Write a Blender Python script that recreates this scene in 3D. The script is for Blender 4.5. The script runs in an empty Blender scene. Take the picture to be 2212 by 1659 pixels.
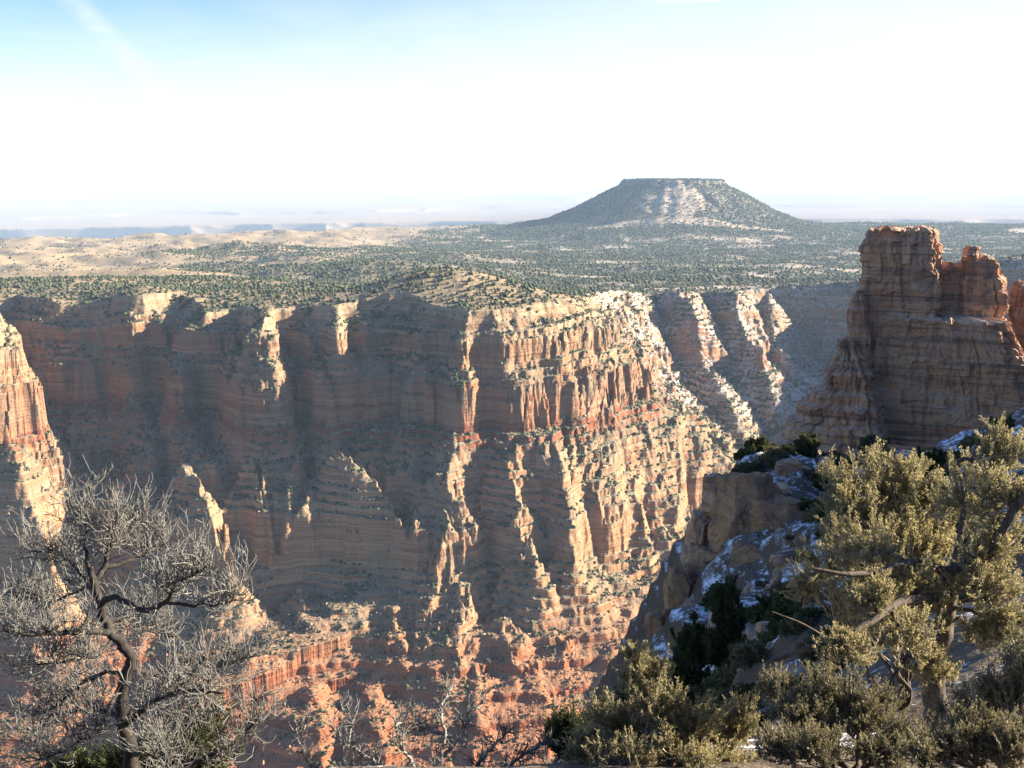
import bpy, math, random
import numpy as np
from mathutils import Vector

# ------------------------------------------------------------------ camera, sky, sun, exposure
SC = bpy.context.scene
COL = SC.collection
F = 1030.0                                  # focal length in pixels of a 1024 wide frame
PITCH = math.atan((384 - 178) / F)
SUN_AZ, SUN_EL = math.radians(82), math.radians(21)      # azimuth measured from +Y towards +X

cam_d = bpy.data.cameras.new("camera")
cam_d.sensor_width = 36.0
cam_d.lens = 36.0 * F / 1024.0
cam_d.clip_start = 0.1
cam_d.clip_end = 400000.0
cam = bpy.data.objects.new("camera", cam_d)
COL.objects.link(cam)
cam.location = (0, 0, 0)
cam.rotation_euler = (math.pi / 2 - PITCH, 0, 0)
SC.camera = cam

SUN_DIR = Vector((math.sin(SUN_AZ) * math.cos(SUN_EL), math.cos(SUN_AZ) * math.cos(SUN_EL), math.sin(SUN_EL)))
sun_d = bpy.data.lights.new("sun", 'SUN')
sun_d.energy = 5.0
sun_d.angle = math.radians(0.5)
sun_d.color = (1.0, 0.87, 0.70)
sun = bpy.data.objects.new("sun", sun_d)
sun.rotation_euler = (-SUN_DIR).to_track_quat('-Z', 'Y').to_euler()
sun.location = SUN_DIR * 500
COL.objects.link(sun)

W = bpy.data.worlds.new("World")
SC.world = W
W.use_nodes = True
SC.view_settings.view_transform = 'Standard'
SC.view_settings.look = 'None'
SC.view_settings.exposure = 2.2
SC.view_settings.gamma = 1.0
SC.cycles.use_denoising = True
SC.cycles.max_bounces = 5
SC.cycles.diffuse_bounces = 2
SC.cycles.volume_bounces = 0
SC.cycles.transparent_max_bounces = 12


def world_nodes():
    nt = W.node_tree
    nt.nodes.clear()
    N, L = nt.nodes.new, nt.links.new

    def mth(op, a, b=None, c=None):
        m = N('ShaderNodeMath')
        m.operation = op
        for i, v in enumerate((a, b, c)):
            if v is None:
                continue
            if isinstance(v, (int, float)):
                m.inputs[i].default_value = v
            else:
                L(v, m.inputs[i])
        return m.outputs[0]

    def rng(v, a, b, lo=0.0, hi=1.0):
        m = N('ShaderNodeMapRange')
        m.interpolation_type = 'SMOOTHSTEP'
        for k, q in zip(('From Min', 'From Max', 'To Min', 'To Max'), (a, b, lo, hi)):
            m.inputs[k].default_value = q
        L(v, m.inputs['Value'])
        return m.outputs['Result']
    out = N('ShaderNodeOutputWorld')
    bg = N('ShaderNodeBackground')
    bg.inputs['Strength'].default_value = SKY_STRENGTH
    sky = N('ShaderNodeTexSky')
    sky.sky_type = 'NISHITA'
    sky.sun_disc = False
    sky.sun_elevation = SUN_EL
    sky.sun_rotation = SUN_AZ
    sky.altitude = 2200
    sky.air_density = 1.0
    sky.dust_density = 0.5
    sky.ozone_density = 1.6
    # thin high cloud that whitens the sky towards the horizon and the sun, and two old vapour trails
    tc = N('ShaderNodeTexCoord')
    sp = N('ShaderNodeSeparateXYZ')
    L(tc.outputs['Generated'], sp.inputs[0])
    x, y, z = sp.outputs
    azi = mth('ARCTAN2', x, y)
    ele = mth('ARCSINE', z)
    cb = N('ShaderNodeCombineXYZ')
    L(mth('MULTIPLY', azi, 7.0), cb.inputs[0])
    L(mth('MULTIPLY', ele, 26.0), cb.inputs[1])
    nz = N('ShaderNodeTexNoise')
    nz.inputs['Scale'].default_value = 1.0
    nz.inputs['Detail'].default_value = 6
    nz.inputs['Roughness'].default_value = 0.62
    nz.inputs['Distortion'].default_value = 0.8
    L(cb.outputs[0], nz.inputs['Vector'])
    cir = nz.outputs['Fac']
    # veil: full near the horizon, thinner upwards and to the left of the view
    lim = mth('ADD', 0.16, mth('MULTIPLY', rng(azi, -0.6, 0.7), 0.24))
    veil = rng(mth('DIVIDE', mth('ADD', ele, mth('MULTIPLY', mth('SUBTRACT', cir, 0.5), 0.06)), lim), 0.15, 1.0, 1.0, 0.0)
    veil = mth('MAXIMUM', veil, mth('MULTIPLY', rng(mth('SUBTRACT', azi, mth('MULTIPLY', ele, 0.6)), -0.35, 0.25), rng(ele, 0.2, 0.75, 0.4, 0.0)))

    off = mth('ABSOLUTE', mth('SUBTRACT', azi, 0.75))
    veil = mth('MULTIPLY', veil, rng(off, 1.2, 1.9, 1.0, 0.0))

    def trail(e0, k, a0, a1, wid, amp):
        # a streak along  ele = e0 + k * azi
        dist = mth('ABSOLUTE', mth('SUBTRACT', mth('ADD', ele, mth('MULTIPLY', mth('SUBTRACT', cir, 0.5), 0.012)), mth('MULTIPLY_ADD', azi, k, e0)))
        s = rng(dist, 0.0, wid, 1.0, 0.0)
        s = mth('MULTIPLY', s, mth('MULTIPLY', rng(azi, a0, a0 + 0.06), rng(azi, a1 - 0.08, a1, 1.0, 0.0)))
        return mth('MULTIPLY', s, mth('MULTIPLY', rng(cir, 0.3, 0.65), amp))
    tr = mth('MAXIMUM', trail(0.193, 0.035, -0.75, -0.2, 0.010, 0.7), trail(-0.245, -1.02, -0.46, -0.30, 0.022, 0.75))
    tr = mth('MAXIMUM', tr, trail(0.150, 0.05, 0.10, 0.50, 0.006, 0.5))
    cov = mth('MINIMUM', mth('ADD', mth('MULTIPLY', veil, 0.93), mth('MULTIPLY', tr, 0.8)), 1.0)
    mx = N('ShaderNodeMix')
    mx.data_type = 'RGBA'
    L(cov, mx.inputs[0])
    tint = N('ShaderNodeMix')
    tint.data_type = 'RGBA'
    tint.blend_type = 'MULTIPLY'
    tint.inputs[0].default_value = 1.0
    L(sky.outputs[0], tint.inputs[6])
    tint.inputs[7].default_value = (0.80, 0.92, 1.20, 1)
    L(tint.outputs[2], mx.inputs[6])
    mx.inputs[7].default_value = (*VEIL, 1)
    L(mx.outputs[2], bg.inputs['Color'])
    L(bg.outputs[0], out.inputs['Surface'])


VEIL = (4.75, 4.95, 5.3)
SKY_STRENGTH = 0.05
world_nodes()


# ------------------------------------------------------------------ maths helpers
def ray(px, row):
    a, b = (px - 512.0) / F, (384.0 - row) / F
    c, s = math.cos(PITCH), math.sin(PITCH)
    return np.array([a, c + b * s, -s + b * c])


def pix(px, row, Y):
    """the place seen at a pixel of the photograph, Y metres ahead"""
    d = ray(px, row)
    return d * (Y / d[1])


_rs = np.random.RandomState(7)
_G = np.stack([np.cos(np.arange(256) * 2 * np.pi / 256), np.sin(np.arange(256) * 2 * np.pi / 256)], 1).astype(np.float32)


def _hash(ix, iy, seed):
    h = (ix.astype(np.uint32) * np.uint32(374761393) + iy.astype(np.uint32) * np.uint32(668265263)
         + np.uint32((seed * 2246822519) & 0xffffffff))
    h = (h ^ (h >> np.uint32(13))) * np.uint32(1274126177)
    return (h ^ (h >> np.uint32(16)))


def perlin(x, y, seed=0):
    x = np.asarray(x, np.float32)
    y = np.asarray(y, np.float32)
    x0, y0 = np.floor(x), np.floor(y)
    fx, fy = x - x0, y - y0
    ix, iy = x0.astype(np.int64), y0.astype(np.int64)
    u = fx * fx * fx * (fx * (fx * 6 - 15) + 10)
    v = fy * fy * fy * (fy * (fy * 6 - 15) + 10)

    def g(dx, dy):
        k = (_hash(ix + dx, iy + dy, seed) & np.uint32(255)).astype(np.int32)
        gr = _G[k]
        return gr[..., 0] * (fx - dx) + gr[..., 1] * (fy - dy)
    a = g(0, 0)
    a = a + u * (g(1, 0) - a)
    b = g(0, 1)
    b = b + u * (g(1, 1) - b)
    return (a + v * (b - a)) * 1.5


def fbm(x, y, octs=4, seed=0, gain=0.5, lac=2.03):
    s, a = 0, 1.0
    for i in range(octs):
        s = s + a * perlin(x, y, seed + i * 17)
        x, y, a = x * lac + 13.7, y * lac - 7.3, a * gain
    return s


def sstep(a, b, x):
    t = np.clip((x - a) / (b - a), 0, 1)
    return t * t * (3 - 2 * t)


def poly_dist(x, y, pts):
    """distance to a polyline, and the fraction along it (index + t)"""
    best = np.full(x.shape, 1e9, np.float32)
    tt = np.zeros(x.shape, np.float32)
    for i in range(len(pts) - 1):
        ax, ay = pts[i][0], pts[i][1]
        dx, dy = pts[i + 1][0] - ax, pts[i + 1][1] - ay
        t = np.clip(((x - ax) * dx + (y - ay) * dy) / (dx * dx + dy * dy), 0, 1)
        d = np.hypot(x - ax - t * dx, y - ay - t * dy)
        m = d < best
        best = np.where(m, d, best)
        tt = np.where(m, i + t, tt)
    return best, tt


def inside(x, y, pts):
    c = np.zeros(x.shape, bool)
    n = len(pts)
    for i in range(n):
        ax, ay = pts[i]
        bx, by = pts[(i + 1) % n]
        if ay == by:
            continue
        m = ((ay > y) != (by > y)) & (x < (bx - ax) * (y - ay) / (by - ay) + ax)
        c ^= m
    return c


def make_mesh(name, verts, faces, mat=None, smooth=True, parent=None, attrs=None, link=True):
    """verts (n,3); faces (m,3) or (m,4) array"""
    me = bpy.data.meshes.new(name)
    verts = np.ascontiguousarray(verts, np.float32)
    faces = np.ascontiguousarray(faces, np.int32)
    k = faces.shape[1]
    me.vertices.add(len(verts))
    me.vertices.foreach_set('co', verts.ravel())
    me.loops.add(faces.size)
    me.loops.foreach_set('vertex_index', faces.ravel())
    me.polygons.add(len(faces))
    me.polygons.foreach_set('loop_start', np.arange(0, faces.size, k, dtype=np.int32))
    me.polygons.foreach_set('loop_total', np.full(len(faces), k, np.int32))
    me.polygons.foreach_set('use_smooth', np.full(len(faces), smooth, bool))
    for an, av in (attrs or {}).items():
        at = me.attributes.new(an, 'FLOAT', 'POINT')
        at.data.foreach_set('value', np.ascontiguousarray(av, np.float32))
    me.update(calc_edges=True)
    if mat:
        me.materials.append(mat)
    o = bpy.data.objects.new(name, me)
    if link:
        COL.objects.link(o)
    if parent:
        o.parent = parent
    return o


def tag(o, label=None, cat=None, group=None, kind=None):
    if label:
        o['label'] = label
    if cat:
        o['category'] = cat
    if group:
        o['group'] = group
    if kind:
        o['kind'] = kind
    return o


def empty(name, loc):
    o = bpy.data.objects.new(name, None)
    o.location = loc
    o.empty_display_size = 0.2
    COL.objects.link(o)
    return o


# ------------------------------------------------------------------ material helpers
class Mat:
    def __init__(self, name, rough=0.9, spec=0.2):
        self.m = bpy.data.materials.new(name)
        self.m.use_nodes = True
        self.nt = self.m.node_tree
        self.b = self.nt.nodes['Principled BSDF']
        self.b.inputs['Roughness'].default_value = rough
        self.b.inputs['Specular IOR Level'].default_value = spec
        self._tc = None

    def n(self, t, **kw):
        nd = self.nt.nodes.new(t)
        for k, v in kw.items():
            setattr(nd, k, v)
        return nd

    def l(self, a, b):
        self.nt.links.new(a, b)

    def coord(self):
        if self._tc is None:
            self._tc = self.n('ShaderNodeTexCoord')
        return self._tc.outputs['Object']

    def noise(self, scale, detail=4, rough=0.6, stretch=(1, 1, 1), co=None):
        mp = self.n('ShaderNodeMapping')
        mp.inputs['Scale'].default_value = [s * scale for s in stretch]
        self.l(co or self.coord(), mp.inputs['Vector'])
        nz = self.n('ShaderNodeTexNoise')
        nz.inputs['Scale'].default_value = 1.0
        nz.inputs['Detail'].default_value = detail
        nz.inputs['Roughness'].default_value = rough
        self.l(mp.outputs[0], nz.inputs['Vector'])
        return nz.outputs['Fac']

    def ramp(self, fac, stops, interp='LINEAR'):
        r = self.n('ShaderNodeValToRGB')
        r.color_ramp.interpolation = interp
        e = r.color_ramp.elements
        while len(e) < len(stops):
            e.new(0.5)
        for k, (p, c) in enumerate(stops):
            e[k].position = p
            e[k].color = (*c, 1) if len(c) == 3 else c
        if fac is not None:
            self.l(fac, r.inputs['Fac'])
        return r.outputs['Color']

    def gray(self, fac, a, b, lo=0.0, hi=1.0):
        mr = self.n('ShaderNodeMapRange')
        mr.inputs['From Min'].default_value = a
        mr.inputs['From Max'].default_value = b
        mr.inputs['To Min'].default_value = lo
        mr.inputs['To Max'].default_value = hi
        self.l(fac, mr.inputs['Value'])
        return mr.outputs['Result']

    def math(self, op, a, b=None):
        m = self.n('ShaderNodeMath', operation=op)
        for i, v in enumerate((a, b)):
            if v is None:
                continue
            if isinstance(v, (int, float)):
                m.inputs[i].default_value = v
            else:
                self.l(v, m.inputs[i])
        return m.outputs[0]

    def mix(self, fac, a, b, mode='MIX'):
        m = self.n('ShaderNodeMix', data_type='RGBA', blend_type=mode)
        for sock, v in ((m.inputs[0], fac), (m.inputs[6], a), (m.inputs[7], b)):
            if isinstance(v, (int, float)):
                sock.default_value = v
            elif isinstance(v, tuple):
                sock.default_value = (*v, 1)
            else:
                self.l(v, sock)
        return m.outputs[2]

    def attr(self, name):
        a = self.n('ShaderNodeAttribute', attribute_name=name)
        return a.outputs['Fac']

    def up(self):
        g = self.n('ShaderNodeNewGeometry')
        s = self.n('ShaderNodeSeparateXYZ')
        self.l(g.outputs['Normal'], s.inputs[0])
        return s.outputs['Z']

    def bump(self, h, dist, strength=1.0):
        b = self.n('ShaderNodeBump')
        b.inputs['Strength'].default_value = strength
        b.inputs['Distance'].default_value = dist
        self.l(h, b.inputs['Height'])
        self.l(b.outputs[0], self.b.inputs['Normal'])

    def color(self, c):
        if isinstance(c, tuple):
            self.b.inputs['Base Color'].default_value = (*c, 1)
        else:
            self.l(c, self.b.inputs['Base Color'])
        return self.m

QUALITY = 1.0
# ------------------------------------------------------------------ terrain height field (metres, camera at the origin)
RIM = [(-4000, 1150), (-1300, 1150), (-900, 1230), (-700, 1190), (-600, 1240), (-530, 1200), (-476, 1192), (-420, 1178), (-385, 1205), (-342, 1132), (-318, 1165), (-290, 1120),
       (-258, 1072), (-236, 1130), (-205, 1112), (-180, 1078), (-160, 1122), (-120, 1130), (-95, 1098), (-68, 1066), (-42, 1050), (-18, 1054), (8, 1070), (32, 1086), (54, 1108),
       (72, 1142), (84, 1195), (98, 1265), (122, 1400), (176, 1590), (232, 1720), (262, 1700), (281, 1660), (298, 1720), (327, 1800), (352, 1760), (368, 1700),
       (386, 1760), (414, 1850), (500, 1890), (580, 1860), (680, 1780), (800, 1640), (860, 1480), (830, 1300), (800, 1180), (790, 1060), (850, 970), (1000, 860), (1150, 700), (1250, 600), (1700, 560),
       (4000, 560), (4000, 9000), (-4000, 9000)]
RIM_SPUR = [(-4000, 900), (-1100, 925), (-800, 960), (-660, 945), (-590, 966), (-566, 958), (-530, 968), (-506, 992), (-496, 1012), (-512, 1040), (-540, 1075), (-580, 1130), (-600, 1180), (-4000, 1200)]
PY = [400, 900, 1150, 1500, 1800, 2500, 3500, 4500, 5500, 6500]
PZ = [-122, -128, -131, -162, -196, -227, -258, -272, -280, -288]
BUMPS = [(-75, 1195, 95, 55, 32), (-505, 1185, 45, 60, -16), (-335, 1150, 40, 60, -12), (-245, 1105, 60, 50, -8), (-440, 1230, 75, 50, 12), (-205, 1300, 120, 60, 10), (-640, 1400, 260, 130, 17), (-425, 1520, 200, 110, 16), (-668, 1930, 190, 110, 34), (-1000, 1960, 220, 120, 28),
         (-340, 2320, 330, 210, 36), (-680, 3200, 520, 330, 36), (100, 3000, 500, 260, 8), (-1700, 3400, 700, 380, 16), (-1300, 2700, 380, 200, -12),
         (900, 1700, 300, 330, 42), (1300, 1500, 500, 500, 40), (500, 5300, 900, 700, 34), (2300, 5300, 1500, 700, 40), (-540, 970, 130, 90, -14), (-1500, 4300, 500, 300, 14), (-850, 4800, 380, 260, 14)]
MESA = (pix(669, 300, 5200)[0], 5200.0)
# profile through the walls: S = ground lost walking out from the rim, Z = drop below the rim
TS = [-60, -10, 5, 22, 27, 56, 62, 80, 120, 124, 160, 174, 228] + [228 + 26 * k + q for k in range(9) for q in (22.5, 26)] + [560, 780]
TZ = [0, 4, 24, 36, 58, 76, 120, 128, 157, 166, 192, 236, 268] + [268 + 13.0 * k + q for k in range(9) for q in (7.0, 13.0)] + [418, 520]
TS, TZ = [s * 1.0 for s in TS], [z * 1.0 for z in TZ]


def tinv(zdrop):
    return float(np.interp(zdrop, TZ, TS))


def plateau(x, y):
    p = np.interp(y, PY, PZ).astype(np.float32)
    for bx, by, rx, ry, a in BUMPS:
        p = p + a * np.exp(-((x - bx) / rx) ** 2 - ((y - by) / ry) ** 2)
    k = sstep(1500, 2600, y)
    p = p + (4 + 9 * k + 12 * k * sstep(0.0, -0.25, x / y)) * fbm(x / 330, y / 210, 3, 51) + 1.6 * fbm(x / 60, y / 45, 3, 61)
    return p


# crests of the spurs that run out from the walls: pixel, row, metres ahead
SPURS = [
    ([(186, 462, 984), (192, 472, 970), (203, 497, 944), (216, 540, 922), (231, 580, 894)], 1.7, 2),
    ([(120, 474, 992), (126, 492, 975), (134, 520, 955), (140, 550, 940)], 1.8, 2),
    ([(338, 452, 988), (352, 464, 974), (372, 482, 957), (396, 512, 935), (408, 545, 918)], 1.7, 2),
    ([(247, 458, 986), (254, 475, 974), (262, 505, 954), (270, 540, 940)], 1.9, 1),
    ([(500, 455, 980), (512, 472, 962), (523, 500, 940), (522, 530, 928), (536, 568, 902)], 1.7, 2),
    ([(545, 412, 1022), (556, 450, 988), (566, 500, 948), (575, 560, 913)], 1.6, 2),
    ([(8, 425, 955), (22, 470, 935), (34, 520, 915), (50, 560, 895), (56, 600, 880)], 2.0, 3),
    # side canyon
    ([(676, 296, 1680), (697, 325, 1560), (700, 345, 1530), (721, 386, 1400), (754, 446, 1215)], 0.78, 4),
    ([(727, 301, 1730), (738, 318, 1640), (750, 338, 1580), (764, 356, 1500), (776, 400, 1380), (780, 428, 1310)], 0.78, 4),
    ([(768, 305, 1780), (776, 344, 1660), (788, 366, 1570), (805, 398, 1480)], 0.78, 4),
    # red ledges below the walls
    ([(385, 584, 912), (405, 608, 890), (425, 650, 856), (440, 700, 810), (455, 768, 755)], 0.45, 5),
    ([(560, 574, 915), (568, 612, 888), (566, 660, 848), (556, 720, 792), (545, 790, 735)], 0.45, 5),
    ([(226, 584, 915), (232, 610, 888), (238, 650, 856), (230, 700, 810), (225, 770, 750)], 0.45, 5),
    ([(80, 600, 905), (90, 640, 870), (60, 700, 810), (50, 770, 750)], 0.45, 5),
    ([(313, 688, 806), (320, 735, 766), (326, 790, 728)], 1.0, 2),
    ([(374, 690, 806), (382, 740, 761), (388, 790, 728)], 1.0, 2),
    ([(478, 682, 813), (476, 730, 768), (470, 790, 728)], 1.0, 2),
    ([(612, 640, 863), (606, 700, 806), (600, 770, 748)], 0.7, 3),
]


# gullies cut into the wall: (pixel, metres ahead) down the slope, depth, half width
GULLY = [([(140, 1185), (147, 1120), (150, 1080), (162, 1010), (170, 950)], 26, 11), ([(190, 1140), (197, 1100), (201, 1070), (214, 1020), (236, 960), (250, 920)], 42, 15),
         ([(276, 1130), (284, 1100), (288, 1065), (300, 1020), (318, 960)], 32, 12), ([(345, 1130), (352, 1090), (356, 1050), (330, 990), (318, 940)], 24, 11),
         ([(430, 1080), (440, 1040), (430, 1000), (418, 950)], 22, 13), ([(478, 1060), (486, 1010), (480, 960), (484, 900), (486, 850)], 26, 14),
         ([(100, 1190), (96, 1120), (90, 1050), (92, 980)], 22, 14), ([(232, 1150), (238, 1110), (246, 1060)], 16, 8), ([(318, 1110), (322, 1070), (336, 1020)], 16, 8)]


def spur_points():
    out = []
    for pts, k, amp in SPURS:
        P = [pix(*p) for p in pts]
        out.append((P, k, amp))
    return out


SPUR3 = spur_points()


def blocks(x, y, size, seed, layer=0):
    """jointed rock: plan cells with one random value each"""
    a = x / size + 0.35 * perlin(x / (size * 2.3), y / (size * 2.3), seed)
    c = y / size + 0.35 * perlin(x / (size * 2.3), y / (size * 2.3), seed + 1)
    c = c + 0.5 * np.floor(a)
    return (_hash(np.floor(a).astype(np.int64) + layer * 53, np.floor(c).astype(np.int64) - layer * 31, seed + 2) & np.uint32(1023)).astype(np.float32) / 1023.0 - 0.5


def canyon_s(x, y, P):
    """ground lost below the plateau, before the ledges are cut (negative inside the plateau)"""
    w1 = fbm(x / 75, y / 75, 3, 3)
    w2 = fbm(x / 75, y / 75, 3, 9)
    w3 = fbm(x / 19, y / 19, 3, 23)
    w4 = fbm(x / 19, y / 19, 3, 29)
    xw = x + 9 * w1 + 3.2 * w3
    yw = y + 9 * w2 + 3.2 * w4
    ins = inside(xw, yw, RIM)
    d, _ = poly_dist(xw, yw, RIM + [RIM[0]])
    d = np.where(ins, -d, d)
    grow = sstep(0, 110, d)
    calm = sstep(330, 180, d)
    turn = sstep(30, 110, x) * sstep(1500, 1300, y)          # on the flank of the nose the gullies run down to the right
    u, v = x, y
    big = 1 - np.abs(perlin(u / 62 + 0.5 * w1 + 3.1, v / 240 + 0.4 * w2, 71)) * 2.4
    ridge = 1 - np.abs(perlin(u / 27 + 0.5 * w1, v / 90 + 0.4 * w2, 74)) * 2.3
    ridge2 = 1 - np.abs(perlin(u / 11.5 + 0.6 * w1, v / 30, 73)) * 2.2
    crag = np.abs(perlin(x / 13, y / 13, 111)) * 2 - 0.5 + np.abs(perlin(x / 5.5, y / 5.5, 113)) - 0.25
    calm = calm * 0.8 + 0.2
    low = sstep(250, 200, d)
    s = d * (1.0 + 0.18 * grow) - 22 * (1 - 0.65 * turn) * grow * sstep(20, 110, d) * (0.2 + 0.8 * low) * big - (3 + 5 * grow * calm) * (0.3 + 0.7 * low) * ridge * sstep(-5, 25, d) - (0.8 + 1.2 * grow * calm) * (0.25 + 0.75 * low) * ridge2 * sstep(-2, 12, d)
    lay = np.floor(s / 13 + 0.6 * w3).astype(np.int64)
    lay2 = np.floor(s / 5.5 + 0.5 * w3).astype(np.int64)
    scree = sstep(60, 120, x) * sstep(50, 90, d)
    s = s + sstep(0, 12, d) * (0.3 + 0.7 * low) * (1 - 0.72 * scree) * (4.6 * blocks(x, y, 11.0, 501, lay) + 3.0 * blocks(x, y, 4.6, 511, lay2))
    s = s + (4 + 16 * calm) * grow - (1.4 + 1.6 * grow) * (1 - 0.5 * scree) * crag * sstep(0, 10, d) * (0.15 + 0.85 * low)
    opn = np.maximum(sstep(1230, 1400, y) * sstep(90, 200, x), sstep(1075, 1150, y) * sstep(92, 170, x))
    s = np.where(s > 0, s * (1 - 0.36 * opn), s)
    for gp, dep, wid in GULLY:
        P3 = [((px - 512.0) / F * Y, Y) for px, Y in gp]
        m = (x > min(p[0] for p in P3) - 70) & (x < max(p[0] for p in P3) + 70) & (y < 1260) & (y > 840)
        if m.any():
            dd, t = poly_dist((x + 5 * w1 + 2.5 * w3)[m], (y + 5 * w2)[m], P3)
            s[m] = s[m] + dep * np.exp(-(dd / wid) ** 2) * sstep(0, 0.6, t) * sstep(len(P3) - 1, len(P3) - 1.6, t)
    m = x < 100
    if m.any():
        i2 = inside(xw[m], yw[m], RIM_SPUR)
        d2, _ = poly_dist(xw[m], yw[m], RIM_SPUR + [RIM_SPUR[0]])
        d2 = np.where(i2, -d2, d2)
        s[m] = np.minimum(s[m], 2.7 * d2 - 4 * ridge2[m] * sstep(0, 10, d2) - 5 * ridge[m] * sstep(0, 40, d2) + 5 + sstep(0, 10, d2) * (8 * blocks(x[m], y[m], 9.0, 521, np.floor(d2 / 9).astype(np.int64)) + 5 * blocks(x[m], y[m], 4.0, 531, np.floor(d2 / 4).astype(np.int64)) - 5 * crag[m]))
    for P3, k, amp in SPUR3:
        xs = [p[0] for p in P3]
        ys = [p[1] for p in P3]
        m = (x > min(xs) - 150) & (x < max(xs) + 150) & (y > min(ys) - 150) & (y < max(ys) + 150)
        if not m.any():
            continue
        xx, yy = (x + 3.5 * w3 + 2 * w1)[m], (y + 3.5 * w4 + 2 * w2)[m]
        dd, t = poly_dist(xx, yy, P3)
        crest = np.array([tinv(-(p[2] - float(np.interp(p[1], PY, PZ)))) for p in P3])
        cs = np.interp(t, np.arange(len(P3)), crest)
        sp = cs + k * np.sqrt(dd * dd + amp * amp) - k * amp
        sub = s[m]
        h = np.clip(0.5 + 0.5 * (sub - sp) / 8.0, 0, 1)
        s[m] = sub + (sp - sub) * h - 8.0 * h * (1 - h)
    return s, w3


def height(x, y):
    """z and the ground lost below the rim at each place"""
    x = x.astype(np.float32)
    y = y.astype(np.float32)
    P = plateau(x, y)
    z = P.copy()
    drop = np.zeros_like(z)
    m = y < 2300
    if m.any():
        xs, ys, Ps = x[m], y[m], P[m]
        s, w3 = canyon_s(xs, ys, Ps)
        lowq = sstep(260, 210, s)
        s2 = s + (0.25 + 0.6 * lowq) * w3 + 0.8 * fbm(xs / 7, ys / 7, 3, 91) * sstep(0, 6, s) + (1 - lowq) * 5 * fbm(xs / 34, ys / 34, 3, 93)
        base = np.interp(ys, PY, PZ).astype(np.float32)
        dz = np.interp(s2, TS, TZ).astype(np.float32)
        lin = np.interp(s2, [0, 62, 80, 172, 228, 462, 780], [0, 100, 128, 222, 268, 385, 520]).astype(np.float32)
        soft = 0.75 * sstep(-0.15, 0.4, perlin(xs / 110, ys / 110, 97)) * sstep(20, 40, s2)
        soft = np.where(s2 > 235, 0.25 * soft, soft)
        soft = np.maximum(soft, 0.55 * sstep(0.0, 0.4, perlin(xs / 70, ys / 70, 98)) * sstep(0, 20, s2) * sstep(75, 55, s2))
        soft = np.maximum(soft, 0.85 * sstep(1080, 1160, ys) * sstep(95, 150, xs) * sstep(60, 90, s2))
        soft = np.maximum(soft, 0.9 * sstep(1230, 1420, ys) * sstep(-0.45, -0.05, perlin(xs / 90, ys / 90, 96)))
        dz = dz + (lin - dz) * soft
        # small ledges
        per = 7.5
        q = dz / per + 0.5 * perlin(xs / 160, ys / 160, 99)
        fr = q - np.floor(q)
        led = (np.floor(q) + sstep(0.55, 0.95, fr) - q) * per
        dz = dz + (0.25 + 0.7 * lowq) * led * sstep(2, 8, s2) * (0.5 + 0.5 * sstep(-0.3, 0.3, perlin(xs / 40, ys / 40, 101)))
        z[m] = Ps + (base - Ps) * sstep(0, 30, s2) - dz
        drop[m] = np.where(s2 > -8, dz, 0)
    # mesa and its skirts
    r = np.hypot((x - MESA[0]) * 0.97, (y - MESA[1]) * 0.9)
    m = r < 1500
    if m.any():
        xs, ys, rr = x[m], y[m], r[m]
        th = np.arctan2(ys - MESA[1], xs - MESA[0])
        gul = perlin(th * 3.2, rr / 900, 5) * 13 + perlin(th * 9, rr / 500, 6) * 4 + fbm(xs / 60, ys / 60, 3, 8) * 7
        rr2 = rr + gul * sstep(200, 330, rr) + 9 * perlin(th * 7, rr / 900 + 2, 15)
        mz = np.interp(rr2, [0, 232, 243, 252, 262, 343, 470, 600, 840, 1100], [-8, -10, -14, -34, -40, -80, -152, -205, -247, -300])
        mz = mz + fbm(xs / 40, ys / 40, 3, 12) * 2.0 + 3.5 * perlin(xs / 110, ys / 110, 14)
        z[m] = np.maximum(z[m], mz)
    # beyond the plateau: the drop, the gorge and the far desert
    az = x / np.maximum(y, 1)
    edge = np.interp(az, [-0.6, -0.5, -0.2, 0.0, 0.6], [4300, 4700, 5600, 6400, 6700]) + 260 * fbm(x / 900, y / 900, 2, 31)
    out = sstep(0, 1300, y - edge)
    far = np.interp(az, [-0.7, -0.48, 0.05, 0.7], [-640, -600, -445, -430]).astype(np.float32)
    lines = [(np.interp(az, [-0.6, -0.5, -0.25, 0.05, 0.6], [12900, 12700, 12000, 11500, 11300]), 175, 420), (np.interp(az, [-0.6, -0.2, 0.2, 0.6], [16500, 16800, 17500, 16500]), 45, 900),
             (np.interp(az, [-0.6, 0, 0.6], [24000, 25500, 23000]), 55, 1400)]
    for k, (yl, hgt, wig) in enumerate(lines):
        wob = wig * fbm(x / 3600, y / 6000, 4, 41 + k, 0.42) + 0.55 * wig * np.abs(perlin(x / 1500 + 0.6 * fbm(x / 2500, y / 2500, 2, 49), y / 4000, 47 + k))
        dd = y - (yl + wob)
        far = far - hgt * (1 - sstep(-60 - 90 * k, 60 + 90 * k, dd)) * (1 if k == 0 else sstep(-5200 + 900 * k, -900, dd))
    far = far + 10 * fbm(x / 1800, y / 2500, 3, 43)
    far = far + 250 * sstep(45000, 62000, y) * (0.55 + 0.8 * fbm(x / 9000, y / 9000, 3, 45))
    q = far / 30.0
    far = far + ((np.floor(q) + sstep(0.2, 0.98, q - np.floor(q))) - q) * 30.0 * 0.15 * sstep(15500, 17000, y)
    z = z + (far - z) * out
    return z, drop


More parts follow.
